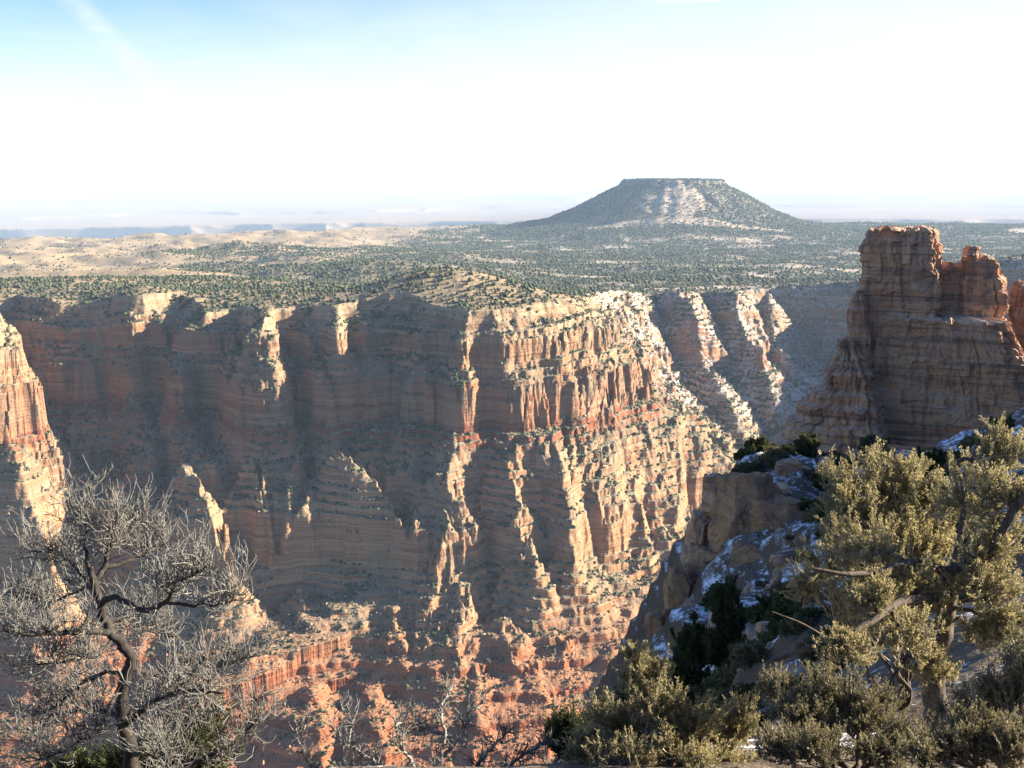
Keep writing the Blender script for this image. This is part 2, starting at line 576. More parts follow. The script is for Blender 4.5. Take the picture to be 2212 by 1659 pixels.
def build_grid(pxs, ys_list, nsamp):
    tan = ((pxs - 512.0) / F).astype(np.float32)
    ys = ys_list.astype(np.float32)
    nx, ny = len(tan), len(ys)
    Z = np.empty((nx, ny), np.float32)
    D = np.empty((nx, ny), np.float32)
    step = 100
    for i in range(0, nx, step):
        X = tan[i:i + step, None] * ys[None, :]
        Y = np.broadcast_to(ys[None, :], X.shape)
        zz, dd = height(X.ravel(), Y.ravel().copy())
        Z[i:i + step] = zz.reshape(X.shape)
        D[i:i + step] = dd.reshape(X.shape)
    elev = Z / ys[None, :]
    dz = np.abs(np.diff(elev, axis=1)) * F
    vis = np.maximum.accumulate(elev, axis=1)
    hid = (elev[:, 1:] < vis[:, 1:] - 1e-5)
    w = dz * np.where(hid, 0.12, 1.0) + 0.03 + 0.10 * (np.diff(np.log(ys)) * 250)[None, :]
    k = np.ones(9) / 9.0
    for _ in range(2):                         # neighbouring columns share their spacing
        wp = np.pad(w, ((4, 4), (0, 0)), mode='edge')
        c = np.cumsum(np.pad(wp, ((1, 0), (0, 0))), axis=0)
        w = (c[9:] - c[:-9]) / 9.0
    cum = np.concatenate([np.zeros((nx, 1)), np.cumsum(w, axis=1)], axis=1)
    idx = np.arange(ny)
    V = np.empty((nx, nsamp, 3), np.float32)
    DR = np.empty((nx, nsamp), np.float32)
    for i in range(nx):
        f = np.interp(np.linspace(0, cum[i, -1], nsamp), cum[i], idx)
        yy = np.interp(f, idx, ys)
        V[i, :, 0] = tan[i] * yy
        V[i, :, 1] = yy
        V[i, :, 2] = np.interp(f, idx, Z[i])
        DR[i] = np.interp(f, idx, D[i])
    return V, DR


TP = np.concatenate([np.linspace(-420, -8, 70), np.arange(-6, 1031, 1.0 * QUALITY), np.linspace(1033, 1480, 70)])
TY = np.concatenate([np.arange(430, 700, 3.0), np.arange(700, 1260, 0.8), np.arange(1260, 1950, 1.6), np.arange(1950, 2300, 4.0), np.geomspace(2304, 7000, 330), np.geomspace(7030, 90000, 420)])
TV, TD = build_grid(TP, TY, int(1500 / QUALITY))
nx, ny = TD.shape
ii = (np.arange(nx - 1)[:, None] * ny + np.arange(ny - 1)[None, :])
TQ = np.stack([ii, ii + ny, ii + ny + 1, ii + 1], -1).reshape(-1, 4)
tv = TV.reshape(-1, 3)


def terrain_material():
    M = Mat("canyon_rock", 0.95, 0.05)
    drop = M.attr('drop')
    veg = M.attr('dry')
    snow = M.attr('snow')
    up = M.up()
    warp = M.noise(0.02, 3, 0.6)
    fine = M.noise(0.16, 4, 0.7)
    strata = M.noise(1.0, 4, 0.7, stretch=(0.004, 0.004, 0.22))
    d2 = M.math('ADD', drop, M.math('MULTIPLY', M.math('SUBTRACT', warp, 0.5), 22))
    d2 = M.math('ADD', d2, M.math('MULTIPLY', M.math('SUBTRACT', fine, 0.5), 9))
    t = M.gray(d2, 0, 420)
    cliff = M.ramp(t, [(0.0, (.43, .365, .265)), (0.06, (.43, .33, .22)), (0.1, (.33, .235, .16)), (0.14, (.43, .28, .18)), (0.19, (.32, .21, .145)), (0.23, (.42, .275, .185)), (0.27, (.37, .235, .155)),
                       (0.285, (.24, .095, .06)), (0.302, (.30, .13, .08)), (0.33, (.40, .29, .195)), (0.42, (.43, .30, .195)), (0.58, (.44, .30, .185)), (0.64, (.41, .25, .15)),
                       (0.68, (.36, .16, .09)), (0.82, (.39, .175, .10)), (1.0, (.36, .155, .09))])
    flat = M.ramp(t, [(0.0, (.36, .325, .24)), (0.12, (.28, .265, .195)), (0.3, (.245, .24, .175)), (0.45, (.27, .255, .19)), (0.60, (.32, .275, .195)),
                      (0.66, (.36, .22, .135)), (0.80, (.335, .175, .10)), (1.0, (.31, .155, .09))])
    band = M.ramp(strata, [(0.32, (.48, .43, .40)), (0.43, (.92, .88, .84)), (0.5, (.70, .62, .56)), (0.56, (1.0, 1.0, 1.0)), (0.68, (.60, .50, .44))])
    cliff = M.mix(0.95, cliff, band, 'MULTIPLY')
    wide = M.noise(1.0, 3, 0.6, stretch=(0.003, 0.003, 0.085))
    cliff = M.mix(0.9, cliff, M.ramp(wide, [(0.36, (.55, .46, .42)), (0.46, (1, 1, 1)), (0.55, (.72, .60, .54)), (0.64, (1, .98, .95))]), 'MULTIPLY')
    cliff = M.mix(1.0, cliff, (1.22, 1.22, 1.22), 'MULTIPLY')
    cliff = M.mix(M.math('MULTIPLY', M.gray(M.noise(1.0, 4, 0.7, stretch=(.09, .09, .012)), 0.54, 0.64, 0, 0.35), M.gray(t, 0.7, 0.6)), cliff, (.17, .12, .09))
    st = M.gray(M.math('ADD', up, M.math('MULTIPLY', M.math('SUBTRACT', fine, 0.5), 0.5)), 0.55, 0.82)
    rock = M.mix(st, cliff, flat)
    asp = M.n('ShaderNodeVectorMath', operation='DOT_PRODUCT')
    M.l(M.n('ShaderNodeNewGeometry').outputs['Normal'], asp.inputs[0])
    asp.inputs[1].default_value = (-0.72, -0.60, 0.0)            # more brush on slopes turned from the midday sun; dark tint also deepens their shade
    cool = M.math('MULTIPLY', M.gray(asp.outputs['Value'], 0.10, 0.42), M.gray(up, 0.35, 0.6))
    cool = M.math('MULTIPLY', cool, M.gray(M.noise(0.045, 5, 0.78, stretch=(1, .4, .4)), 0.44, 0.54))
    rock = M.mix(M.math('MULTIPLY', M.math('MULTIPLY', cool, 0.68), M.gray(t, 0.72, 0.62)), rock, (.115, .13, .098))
    patch = M.noise(0.022, 5, 0.7)
    rock = M.mix(M.math('MULTIPLY', M.gray(patch, 0.48, 0.60, 0, 0.55), M.gray(t, 0.72, 0.6)), rock, (.21, .205, .15))
    blot = M.noise(0.35, 4, 0.75)
    rock = M.mix(M.gray(blot, 0.5, 0.68, 0, 0.4), rock, (.20, .17, .10))
    # plateau soil and the far desert
    soil = M.mix(M.gray(M.noise(0.004, 4, 0.6), 0.35, 0.65), (.38, .315, .205), (.28, .255, .18))
    soil = M.mix(M.gray(M.noise(0.03, 4, 0.7), 0.45, 0.7, 0, 0.5), soil, (.26, .24, .17))
    desert = M.mix(M.gray(M.noise(0.0006, 5, 0.6), 0.35, 0.65), (.35, .30, .25), (.27, .23, .20))
    soil = M.mix(M.attr('wood'), soil, M.mix(M.gray(M.noise(0.02, 4, 0.7), 0.35, 0.65), (.12, .13, .085), (.19, .18, .125)))
    soil = M.mix(M.attr('far'), soil, desert)
    col = M.mix(M.gray(drop, 0.5, 8), soil, rock)
    col = M.mix(M.math('MULTIPLY', veg, M.gray(M.noise(0.012, 4, 0.7), 0.38, 0.6)), col, (.37, .315, .215))
    sn = M.math('MULTIPLY', snow, M.gray(M.math('ADD', fine, M.math('MULTIPLY', warp, 0.6)), 0.72, 0.88))
    sn = M.math('MULTIPLY', sn, M.gray(up, 0.38, 0.62))
    col = M.mix(sn, col, (.72, .74, .78))
    M.bump(M.math('ADD', M.math('MULTIPLY', fine, 1.3), M.math('MULTIPLY', strata, 1.4)), 2.6, 0.8)
    col = M.mix(1.0, col, (.80, .725, .68), 'MULTIPLY')
    return M.color(col)


MAT_TERRAIN = terrain_material()


def terrain_attrs(v, drop):
    x, y = v[:, 0], v[:, 1]
    far = sstep(6500, 8500, y)
    r = np.hypot(x - MESA[0], y - MESA[1])
    # snow lies in the side canyon, on the plateau behind it and round the mesa
    snow = sstep(1180, 1420, y) * sstep(60, 160, x) * sstep(8000, 6500, y)
    snow = snow * np.where(drop > 190, 0.25, 1.0)
    snow = np.maximum(snow, 0.75 * sstep(1900, 2300, y) * sstep(-900, 200, x) * sstep(7000, 6000, y))
    snow = np.where(r < 900, snow * 0.3, np.where(y > 2000, snow * 0.42, snow * 0.55))
    dry = np.where(drop > 1, 0.0, sstep(-150, -700, x) * sstep(1300, 1700, y))
    pa = np.hypot((x - MESA[0] + 55) / 150, (y - MESA[1] + 420) / 190) + 0.25 * fbm(x / 90, y / 90, 3, 131)
    dry = np.maximum(dry, np.where(r < 750, 1.0 * sstep(1.2, 0.5, pa), 0))
    st = (sstep(60, 30, np.abs(y - 4560 - 60 * np.sin(x / 300))) * sstep(250, 420, x) * sstep(1330, 1100, x))
    dry = np.maximum(dry, st)
    az = x / y
    f1 = fbm(x / 260, y / 200, 4, 201)
    grass = np.clip(sstep(-0.28, -0.36, az + 0.05 * f1) * sstep(1550, 1750, y) + sstep(-0.10, -0.22, az - (y - 3300) / 16000 + 0.03 * f1) * sstep(3200, 3700, y), 0, 1)
    wood = sstep(-0.75, -0.25, f1) * (1 - grass) * sstep(1500, 1900, y) * np.clip(1 - dry, 0, 1) * (1 - far)
    snow = snow * (1 - 0.5 * wood)
    return dict(wood=wood, far=far, snow=snow, dry=dry, drop=drop)


def terrain_parts():
    fc = tv[TQ].mean(axis=1)
    fd = TD.reshape(-1)[TQ].max(axis=1)
    r = np.hypot(fc[:, 0] - MESA[0], fc[:, 1] - MESA[1])
    zones = {'mesa_hill': r < 640}
    zones['desert_land'] = (fc[:, 1] > 7200)
    zones['canyon_terrain'] = (fc[:, 1] < 2300) & (fd > 0.5)
    rest = ~(zones['mesa_hill'] | zones['desert_land'] | zones['canyon_terrain'])
    zones['plateau_ground'] = rest
    at = terrain_attrs(tv, TD.reshape(-1))
    for nm, m in zones.items():
        q = TQ[m]
        used, inv = np.unique(q, return_inverse=True)
        o = make_mesh(nm, tv[used], inv.reshape(-1, 4), MAT_TERRAIN, True, attrs={k: v[used] for k, v in at.items()})
        tag(o, kind='structure')


terrain_parts()

# ------------------------------------------------------------------ scrub on the walls and the woods on the plateau
def leaf_material(name, dark, light, rough=0.8, scale=0.5, trans=0.0):
    M = Mat(name, rough, 0.15)
    v = M.attr('tint')
    c = M.mix(v, dark, light)
    c = M.mix(M.gray(M.noise(scale, 3, 0.7), 0.35, 0.7, 0, 0.6), c, tuple(d * 0.55 for d in dark))
    M.color(c)
    if trans:
        t = M.n('ShaderNodeBsdfTranslucent')
        M.l(c, t.inputs['Color'])
        ms = M.n('ShaderNodeMixShader')
        ms.inputs[0].default_value = trans
        M.l(M.b.outputs[0], ms.inputs[1])
        M.l(t.outputs[0], ms.inputs[2])
        M.l(ms.outputs[0], M.nt.nodes['Material Output'].inputs['Surface'])
    return M.m


MAT_SCRUB = leaf_material("scrub_green", (.050, .060, .034), (.105, .110, .055))
MAT_WOOD_FAR = leaf_material("woodland_green", (.040, .056, .034), (.085, .100, .052), scale=0.05)


def ico_base(sub):
    t = (1 + 5 ** 0.5) / 2
    v = np.array([(-1, t, 0), (1, t, 0), (-1, -t, 0), (1, -t, 0), (0, -1, t), (0, 1, t), (0, -1, -t), (0, 1, -t), (t, 0, -1), (t, 0, 1), (-t, 0, -1), (-t, 0, 1)], float)
    f = [(0, 11, 5), (0, 5, 1), (0, 1, 7), (0, 7, 10), (0, 10, 11), (1, 5, 9), (5, 11, 4), (11, 10, 2), (10, 7, 6), (7, 1, 8), (3, 9, 4), (3, 4, 2), (3, 2, 6), (3, 6, 8), (3, 8, 9),
         (4, 9, 5), (2, 4, 11), (6, 2, 10), (8, 6, 7), (9, 8, 1)]
    v = [tuple(p / np.linalg.norm(p)) for p in v]
    for _ in range(sub):
        cache, nf = {}, []

        def mid(a, b):
            k = (min(a, b), max(a, b))
            if k not in cache:
                p = (np.array(v[a]) + np.array(v[b])) / 2
                v.append(tuple(p / np.linalg.norm(p)))
                cache[k] = len(v) - 1
            return cache[k]
        for a, b, c in f:
            ab, bc, ca = mid(a, b), mid(b, c), mid(c, a)
            nf += [(a, ab, ca), (b, bc, ab), (c, ca, bc), (ab, bc, ca)]
        f = nf
    return np.array(v), np.array(f)


OCT = (np.array([(1, 0, 0), (-1, 0, 0), (0, 1, 0), (0, -1, 0), (0, 0, 1), (0, 0, -1)], float),
       np.array([(0, 2, 4), (2, 1, 4), (1, 3, 4), (3, 0, 4), (2, 0, 5), (1, 2, 5), (3, 1, 5), (0, 3, 5)]))


def clumps(pos, wid, hgt, base, rng, jit=0.3):
    """many jittered blobs as one vertex and face array; also a tint per vertex"""
    bv, bf = base
    n, k = len(pos), len(bv)
    ang = rng.uniform(0, 2 * np.pi, n)
    ca, sa = np.cos(ang), np.sin(ang)
    J = 1 + rng.uniform(-jit, jit, (n, k))
    X = bv[None, :, 0] * J
    Y = bv[None, :, 1] * J
    Zz = bv[None, :, 2] * J
    wx = wid * rng.uniform(0.8, 1.2, n)
    wy = wid * rng.uniform(0.8, 1.2, n)
    px, py = X * wx[:, None], Y * wy[:, None]
    V = np.empty((n, k, 3), np.float32)
    V[..., 0] = pos[:, 0, None] + px * ca[:, None] - py * sa[:, None]
    V[..., 1] = pos[:, 1, None] + px * sa[:, None] + py * ca[:, None]
    V[..., 2] = pos[:, 2, None] + (Zz * 0.5 + 0.38) * hgt[:, None]
    Fc = (bf[None] + (np.arange(n) * k)[:, None, None]).reshape(-1, 3)
    t = np.repeat(rng.uniform(0, 1, n), k)
    return V.reshape(-1, 3), Fc, t


def rubble_material():
    M = Mat("loose_rock", 0.95, 0.05)
    s = M.n('ShaderNodeSeparateXYZ')
    M.l(M.coord(), s.inputs[0])
    z = M.math('ADD', s.outputs['Z'], M.math('MULTIPLY', M.noise(0.01, 3), 60))
    tan = M.mix(M.attr('tint'), (.27, .20, .13), (.38, .29, .19))
    red = M.mix(M.attr('tint'), (.25, .125, .075), (.36, .20, .125))
    return M.color(M.mix(M.gray(z, -350, -385), tan, red))


def scatter():
    rng = np.random.RandomState(11)
    el = TV[:, :, 2] / TV[:, :, 1]
    vis = el >= np.maximum.accumulate(el, axis=1) - 0.0035
    a = TV[:-1, :-1]
    b = TV[1:, :-1]
    c = TV[1:, 1:]
    d = TV[:-1, 1:]
    n1 = np.cross(c - a, d - b)
    area3 = 0.5 * np.linalg.norm(n1, axis=2)
    nz = np.abs(n1[..., 2]) / np.maximum(np.linalg.norm(n1, axis=2), 1e-9)
    plan = area3 * nz
    m = (a + b + c + d) / 4
    x, y, z = m[..., 0], m[..., 1], m[..., 2]
    drop = (TD[:-1, :-1] + TD[1:, 1:]) / 2
    ok = vis[:-1, :-1] & (y < 7000)
    f1 = fbm(x / 260, y / 200, 4, 201)
    f2 = fbm(x / 45, y / 45, 3, 203)
    # scrub below the rim
    den = np.where((drop > 0.3) & (y < 2300), sstep(0.42, 0.75, nz) * np.clip(0.75 + 1.3 * f2 + 0.8 * fbm(x / 17, y / 17, 2, 207), 0.05, 2.5), 0)
    den *= np.interp(drop, [0, 60, 190, 270, 420], [1.3, 1.3, 1.1, 0.6, 0.5])
    nrm = n1 / np.maximum(np.linalg.norm(n1, axis=2), 1e-9)[..., None]
    nrm = nrm * np.sign(nrm[..., 2:3])
    den *= 0.6 + 1.5 * sstep(0.1, 0.5, -0.72 * nrm[..., 0] - 0.6 * nrm[..., 1]) * (drop < 275)
    # woods above it
    r = np.hypot(x - MESA[0], y - MESA[1])
    az = x / y
    wood = np.clip(0.75 + 0.9 * f1 + 0.3 * f2, 0.06, 1.35)
    grassland = np.clip(sstep(-0.28, -0.36, az + 0.05 * f1) * sstep(1550, 1750, y) + sstep(-0.10, -0.22, az - (y - 3300) / 16000 + 0.03 * f1) * sstep(3200, 3700, y), 0, 1)
    wood = wood * (1 - 0.93 * grassland)
    wood = np.where(y < 1500, 0.85 + 0.5 * f2, wood)
    at = terrain_attrs(np.stack([x.ravel(), y.ravel(), z.ravel()], 1), drop.ravel())
    dry = at['dry'].reshape(x.shape)
    wood = np.where(y > 4400, np.where(r < 950, 1.3 + 0.35 * f2, wood * 0.9), wood)
    wood = np.where((dry > 0.5) & (y > 4000), wood * 0.2, wood)
    wood = np.where((drop <= 0.3) & (y < 6600), np.clip(wood, 0, 1.4), 0)

    def draw(w, n):
        w = (w * plan * ok).ravel()
        cum = np.cumsum(w.astype(np.float64))
        k = np.searchsorted(cum, rng.uniform(0, cum[-1], n))
        u, v = rng.uniform(0, 1, (2, n))
        i, j = np.unravel_index(k, x.shape)
        A, B, C, D = a[i, j], b[i, j], c[i, j], d[i, j]
        p = A + (B - A) * u[:, None] + (D - A) * v[:, None] + (A - B + C - D) * (u * v)[:, None]
        return p

    ico = ico_base(0)
    p = draw(den, 75000)
    h = np.clip(np.exp(rng.normal(0.35, 0.45, len(p))), 0.6, 4.2)
    near = np.argsort(-h / p[:, 1] * np.where(np.abs(p[:, 0] / p[:, 1]) < 0.48, 1, 0.2))
    solo, rest = near[:300], near[300:]
    V, Fc, t = clumps(p[rest], h[rest] * 0.62, h[rest], ico, rng)
    o = make_mesh("scrub", V, Fc, MAT_SCRUB, True, attrs={'tint': t})
    tag(o, kind='stuff')
    meshes = []
    ico1 = ico_base(1)
    for k in range(6):
        V, Fc, t = clumps(np.zeros((4, 3)) + rng.uniform(-0.35, 0.35, (4, 3)) * [1, 1, .3], np.full(4, .42), np.full(4, .8), ico1, rng, 0.22)
        bo = make_mesh("juniper_bush", V, Fc, MAT_SCRUB, True, attrs={'tint': t}, link=False)
        meshes.append(bo.data)
        bpy.data.objects.remove(bo)
    for n, k in enumerate(solo):
        o = bpy.data.objects.new("juniper_bush", meshes[n % 6])
        s = float(h[k])
        o.location = [float(q) for q in p[k]]
        o.scale = (s, s, s)
        o.rotation_euler = (0, 0, float(rng.uniform(0, 6.28)))
        COL.objects.link(o)
        tag(o, "dark round juniper bush dotted on the ledges and slopes of the canyon wall", "bush", "juniper bushes dotted on the canyon walls")
    # loose rock on the slopes
    rub = np.where((drop > 1) & (y < 2200), sstep(0.3, 0.6, nz) * np.clip(0.5 + 1.2 * fbm(x / 24, y / 24, 3, 211), 0.05, 2.2), 0)
    p = draw(rub, 70000)
    h = np.clip(np.exp(rng.normal(0.05, 0.5, len(p))), 0.4, 4.0)
    V, Fc, t = clumps(p, h * 0.6, h * 0.9, OCT, rng, 0.4)
    o = make_mesh("rubble", V, Fc, rubble_material(), False, attrs={'tint': t})
    tag(o, kind='stuff')
    # plateau: near woods, then far
    wn = np.where(y < 2000, wood, 0)
    p = draw(wn, 30000)
    h = np.clip(np.exp(rng.normal(0.95, 0.32, len(p))), 1.2, 5.5)
    V1, F1, t1 = clumps(p, h * 0.55, h, ico, rng)
    wf = np.where(y >= 2000, wood, 0)
    p = draw(wf, 185000)
    h = np.clip(np.exp(rng.normal(1.55, 0.3, len(p))), 2.2, 9) * (1 + 0.25 * sstep(3000, 5500, p[:, 1]))
    V2, F2, t2 = clumps(p, h * 0.56, h, OCT, rng)
    o = make_mesh("woods", np.concatenate([V1, V2]), np.concatenate([F1, F2 + len(V1)]), MAT_WOOD_FAR, True, attrs={'tint': np.concatenate([t1, t2])})
    tag(o, kind='stuff')


scatter()

# ------------------------------------------------------------------ the near rim and its shoulder
def rbf_fit(P):
    P = np.array(P, float)
    n = len(P)
    r = np.hypot(P[:, None, 0] - P[None, :, 0], P[:, None, 1] - P[None, :, 1])
    K = np.where(r > 0, r * r * np.log(r + 1e-9), 0) + np.eye(n) * 2.0
    A = np.zeros((n + 3, n + 3))
    A[:n, :n] = K
    A[:n, n:] = np.c_[np.ones(n), P[:, :2]]
    A[n:, :n] = A[:n, n:].T
    w = np.linalg.solve(A, np.r_[P[:, 2], 0, 0, 0])
    return P, w


NEAR_PIX = [  # pixel, row, metres ahead: ground seen (or just hidden by the trees)
    (742, 462, 110), (770, 455, 113), (800, 452, 116), (850, 458, 118), (905, 456, 118), (960, 446, 112), (1010, 430, 95),
    (760, 500, 98), (800, 540, 84), (840, 520, 92), (880, 500, 100), (930, 490, 98), (990, 470, 80), (1024, 520, 50), (900, 560, 62),
    (735, 482, 108), (748, 600, 84), (790, 590, 76), (690, 640, 76), (686, 602, 90), (640, 655, 84), (714, 532, 101),
    (830, 620, 52), (760, 660, 52), (720, 700, 42), (800, 690, 32), (900, 620, 36), (950, 620, 26), (1024, 600, 20),
    (940, 765, 8.5), (1000, 690, 12), (940, 690, 13), (860, 740, 12), (780, 740, 17), (700, 765, 19), (600, 775, 14), (500, 785, 11), (400, 785, 9.5), (280, 785, 9),
    (140, 785, 8.0), (20, 785, 8)]
NEAR_XYZ = [(0, 0, -1.7), (-3, 2, -2.1), (3, 2, -1.7), (0, 4, -3.2), (8, 3, -2.2), (16, 6, -3.4), (26, 20, -5), (40, 45, -7), (60, 80, -9), (72, 100, -9), (92, 112, -2), (-6, 4, -3.4), (-12, 5, -5),  # out-of-view ground on the right raised here to shade the shoulder
            (-9, 15, -13), (-4, 18, -14.5), (-20, 12, -14), (-20, 25, -28), (-5, 30, -26), (-10, 50, -52), (4, 60, -50), (-5, 90, -78), (10, 90, -62), (14, 112, -58), (20, 128, -48),
            (0, 40, -40), (1.5, 49, -48), (-2, 33, -35), (3, 75, -64), (-1, 24, -24), (0.5, 19, -17), (2.2, 26, -21.5), (3.2, 36, -29), (5.0, 58, -46), (6, 70, -52), (-2, 16, -15), (-40, 60, -75), (40, 140, -48), (60, 150, -46), (90, 170, -45), (30, 170, -75), (60, 200, -62), (100, 215, -58), (130, 150, -10), (-30, 120, -110), (10, 160, -95), (-45, 20, -45),
            (20, 220, -95), (60, 240, -85), (120, 250, -75)]


def near_fit():
    pts = [tuple(pix(*p)) for p in NEAR_PIX] + NEAR_XYZ
    return rbf_fit(pts)


NEAR_P, NEAR_W = near_fit()


def near_height(x, y):
    x = np.asarray(x, float)
    y = np.asarray(y, float)
    n = len(NEAR_P)
    z = NEAR_W[n] + NEAR_W[n + 1] * x + NEAR_W[n + 2] * y
    for k in range(n):
        r2 = (x - NEAR_P[k, 0]) ** 2 + (y - NEAR_P[k, 1]) ** 2
        z = z + NEAR_W[k] * 0.5 * r2 * np.log(r2 + 1e-9)
    z = z - 1.6 * np.maximum(y - 122, 0) * sstep(75, 35, x - 0.1 * y)
    d = np.hypot(x, y)
    a = sstep(4, 60, d)
    z = z + (0.10 + 1.3 * a) * fbm(x / 9, y / 9, 3, 301) + (0.05 + 0.45 * a) * fbm(x / 2.4, y / 2.4, 3, 305) + (0.02 + 0.12 * a) * fbm(x / 0.6, y / 0.6, 2, 309)
    per = 2.6
    q = z / per + 0.4 * perlin(x / 20, y / 20, 311)
    fr = q - np.floor(q)
    led = (np.floor(q) + sstep(0.5, 0.9, fr) - q) * per
    return z + led * 0.7 * sstep(25, 60, d) * sstep(-0.2, 0.25, perlin(x / 12, y / 12, 313))


def near_material():
    M = Mat("rim_ground", 0.95, 0.1)
    up = M.up()
    n1 = M.noise(0.25, 5, 0.65)
    n2 = M.noise(1.6, 5, 0.7)
    n3 = M.noise(7.0, 4, 0.7)
    soil = M.mix(M.gray(n2, 0.35, 0.65), (.155, .125, .090), (.085, .070, .052))
    soil = M.mix(M.gray(n3, 0.5, 0.7, 0, 0.5), soil, (.24, .20, .145))
    rock = M.mix(M.gray(n1, 0.35, 0.65), (.17, .105, .062), (.095, .068, .047))
    rock = M.mix(M.gray(M.noise(0.5, 4, 0.7, stretch=(.3, .3, 3)), 0.45, 0.65, 0, 0.8), rock, (.10, .08, .065))
    c = M.mix(M.gray(M.math('ADD', up, M.math('MULTIPLY', M.math('SUBTRACT', n2, 0.5), 0.35)), 0.62, 0.78), rock, soil)
    sn = M.math('ADD', M.math('MULTIPLY', n1, 0.9), M.math('MULTIPLY', n2, 0.75))
    pos = M.n('ShaderNodeSeparateXYZ')
    M.l(M.coord(), pos.inputs[0])
    sn = M.math('ADD', sn, M.gray(pos.outputs['Y'], 18, 45, 0, 0.075))
    sn = M.math('MULTIPLY', M.gray(M.math('ADD', sn, M.math('MULTIPLY', M.math('SUBTRACT', n3, 0.5), 0.45)), 0.90, 0.99), M.gray(M.math('ADD', up, M.math('MULTIPLY', M.math('SUBTRACT', n3, 0.5), 0.5)), 0.58, 0.80))
    c = M.mix(sn, c, (.78, .80, .84))
    M.bump(M.math('ADD', n2, M.math('MULTIPLY', n3, 0.5)), 0.25, 0.8)
    return M.color(c)


def near_ground():
    pxs = np.concatenate([np.linspace(-1500, -100, 60), np.linspace(-90, 1110, 520), np.linspace(1125, 2600, 70)])
    ys = np.concatenate([np.linspace(-6, 2, 10), np.geomspace(2.3, 250, 560)])
    t = (pxs - 512) / F
    Y = np.broadcast_to(ys[None, :], (len(t), len(ys)))
    X = t[:, None] * np.maximum(Y, 3.0) * 1.0
    Z = near_height(X, Y)
    V = np.stack([X, Y, Z], -1).reshape(-1, 3)
    nx, ny = len(t), len(ys)
    ii = np.arange(nx - 1)[:, None] * ny + np.arange(ny - 1)[None, :]
    Q = np.stack([ii, ii + ny, ii + ny + 1, ii + 1], -1).reshape(-1, 4)
    c = V[Q].mean(1)
    Q = Q[(c[:, 0] < 150) & (c[:, 0] > -60) & (c[:, 2] > -220)]
    used, inv = np.unique(Q, return_inverse=True)
    o = make_mesh("ground", V[used], inv.reshape(-1, 4), near_material(), True)
    tag(o, kind='structure')


near_ground()


# ------------------------------------------------------------------ rock towers and outcrops
def rock_material(name="tower_rock", warm=1.0):
    M = Mat(name, 0.92, 0.12)
    up = M.up()
    co = M.n('ShaderNodeNewGeometry').outputs['Position']
    band = M.noise(1.0, 4, 0.65, stretch=(.03, .03, 0.85), co=co)
    band2 = M.noise(1.0, 3, 0.6, stretch=(.05, .05, 0.28), co=co)
    streak = M.noise(1.0, 5, 0.7, stretch=(.55, .55, .06), co=co)
    blot = M.noise(0.16, 5, 0.65, co=co)
    fine = M.noise(2.2, 4, 0.7, co=co)
    c = M.mix(M.gray(blot, 0.38, 0.62), (.52, .265, .135), (.47, .31, .19))
    c = M.mix(M.gray(band2, 0.42, 0.6), c, (.42, .205, .11))
    c = M.mix(M.gray(band, 0.52, 0.58, 0, 0.55), c, (.11, .092, .078))
    c = M.mix(M.gray(band, 0.44, 0.36, 0, 0.6), c, (.40, .33, .26))
    c = M.mix(M.math('MULTIPLY', M.gray(streak, 0.50, 0.60, 0, 0.65), M.gray(blot, 0.60, 0.46)), c, (.085, .075, .068))
    c = M.mix(M.gray(fine, 0.52, 0.75, 0, 0.5), c, (.17, .13, .10))
    c = M.mix(M.math('MULTIPLY', M.gray(up, 0.6, 0.85), M.gray(fine, 0.42, 0.6)), c, (.40, .35, .28))
    if warm > 1:
        c = M.mix(0.8, c, M.mix(M.gray(streak, 0.45, 0.62), (.36, .195, .09), (.17, .105, .065)))
    M.bump(M.math('ADD', M.math('MULTIPLY', band, 1.4), M.math('ADD', fine, streak)), 0.3, 0.8)
    return M.color(c)


MAT_TOWER = rock_material()
MAT_CLIFF = rock_material("tan_cliff_rock", 1.35)


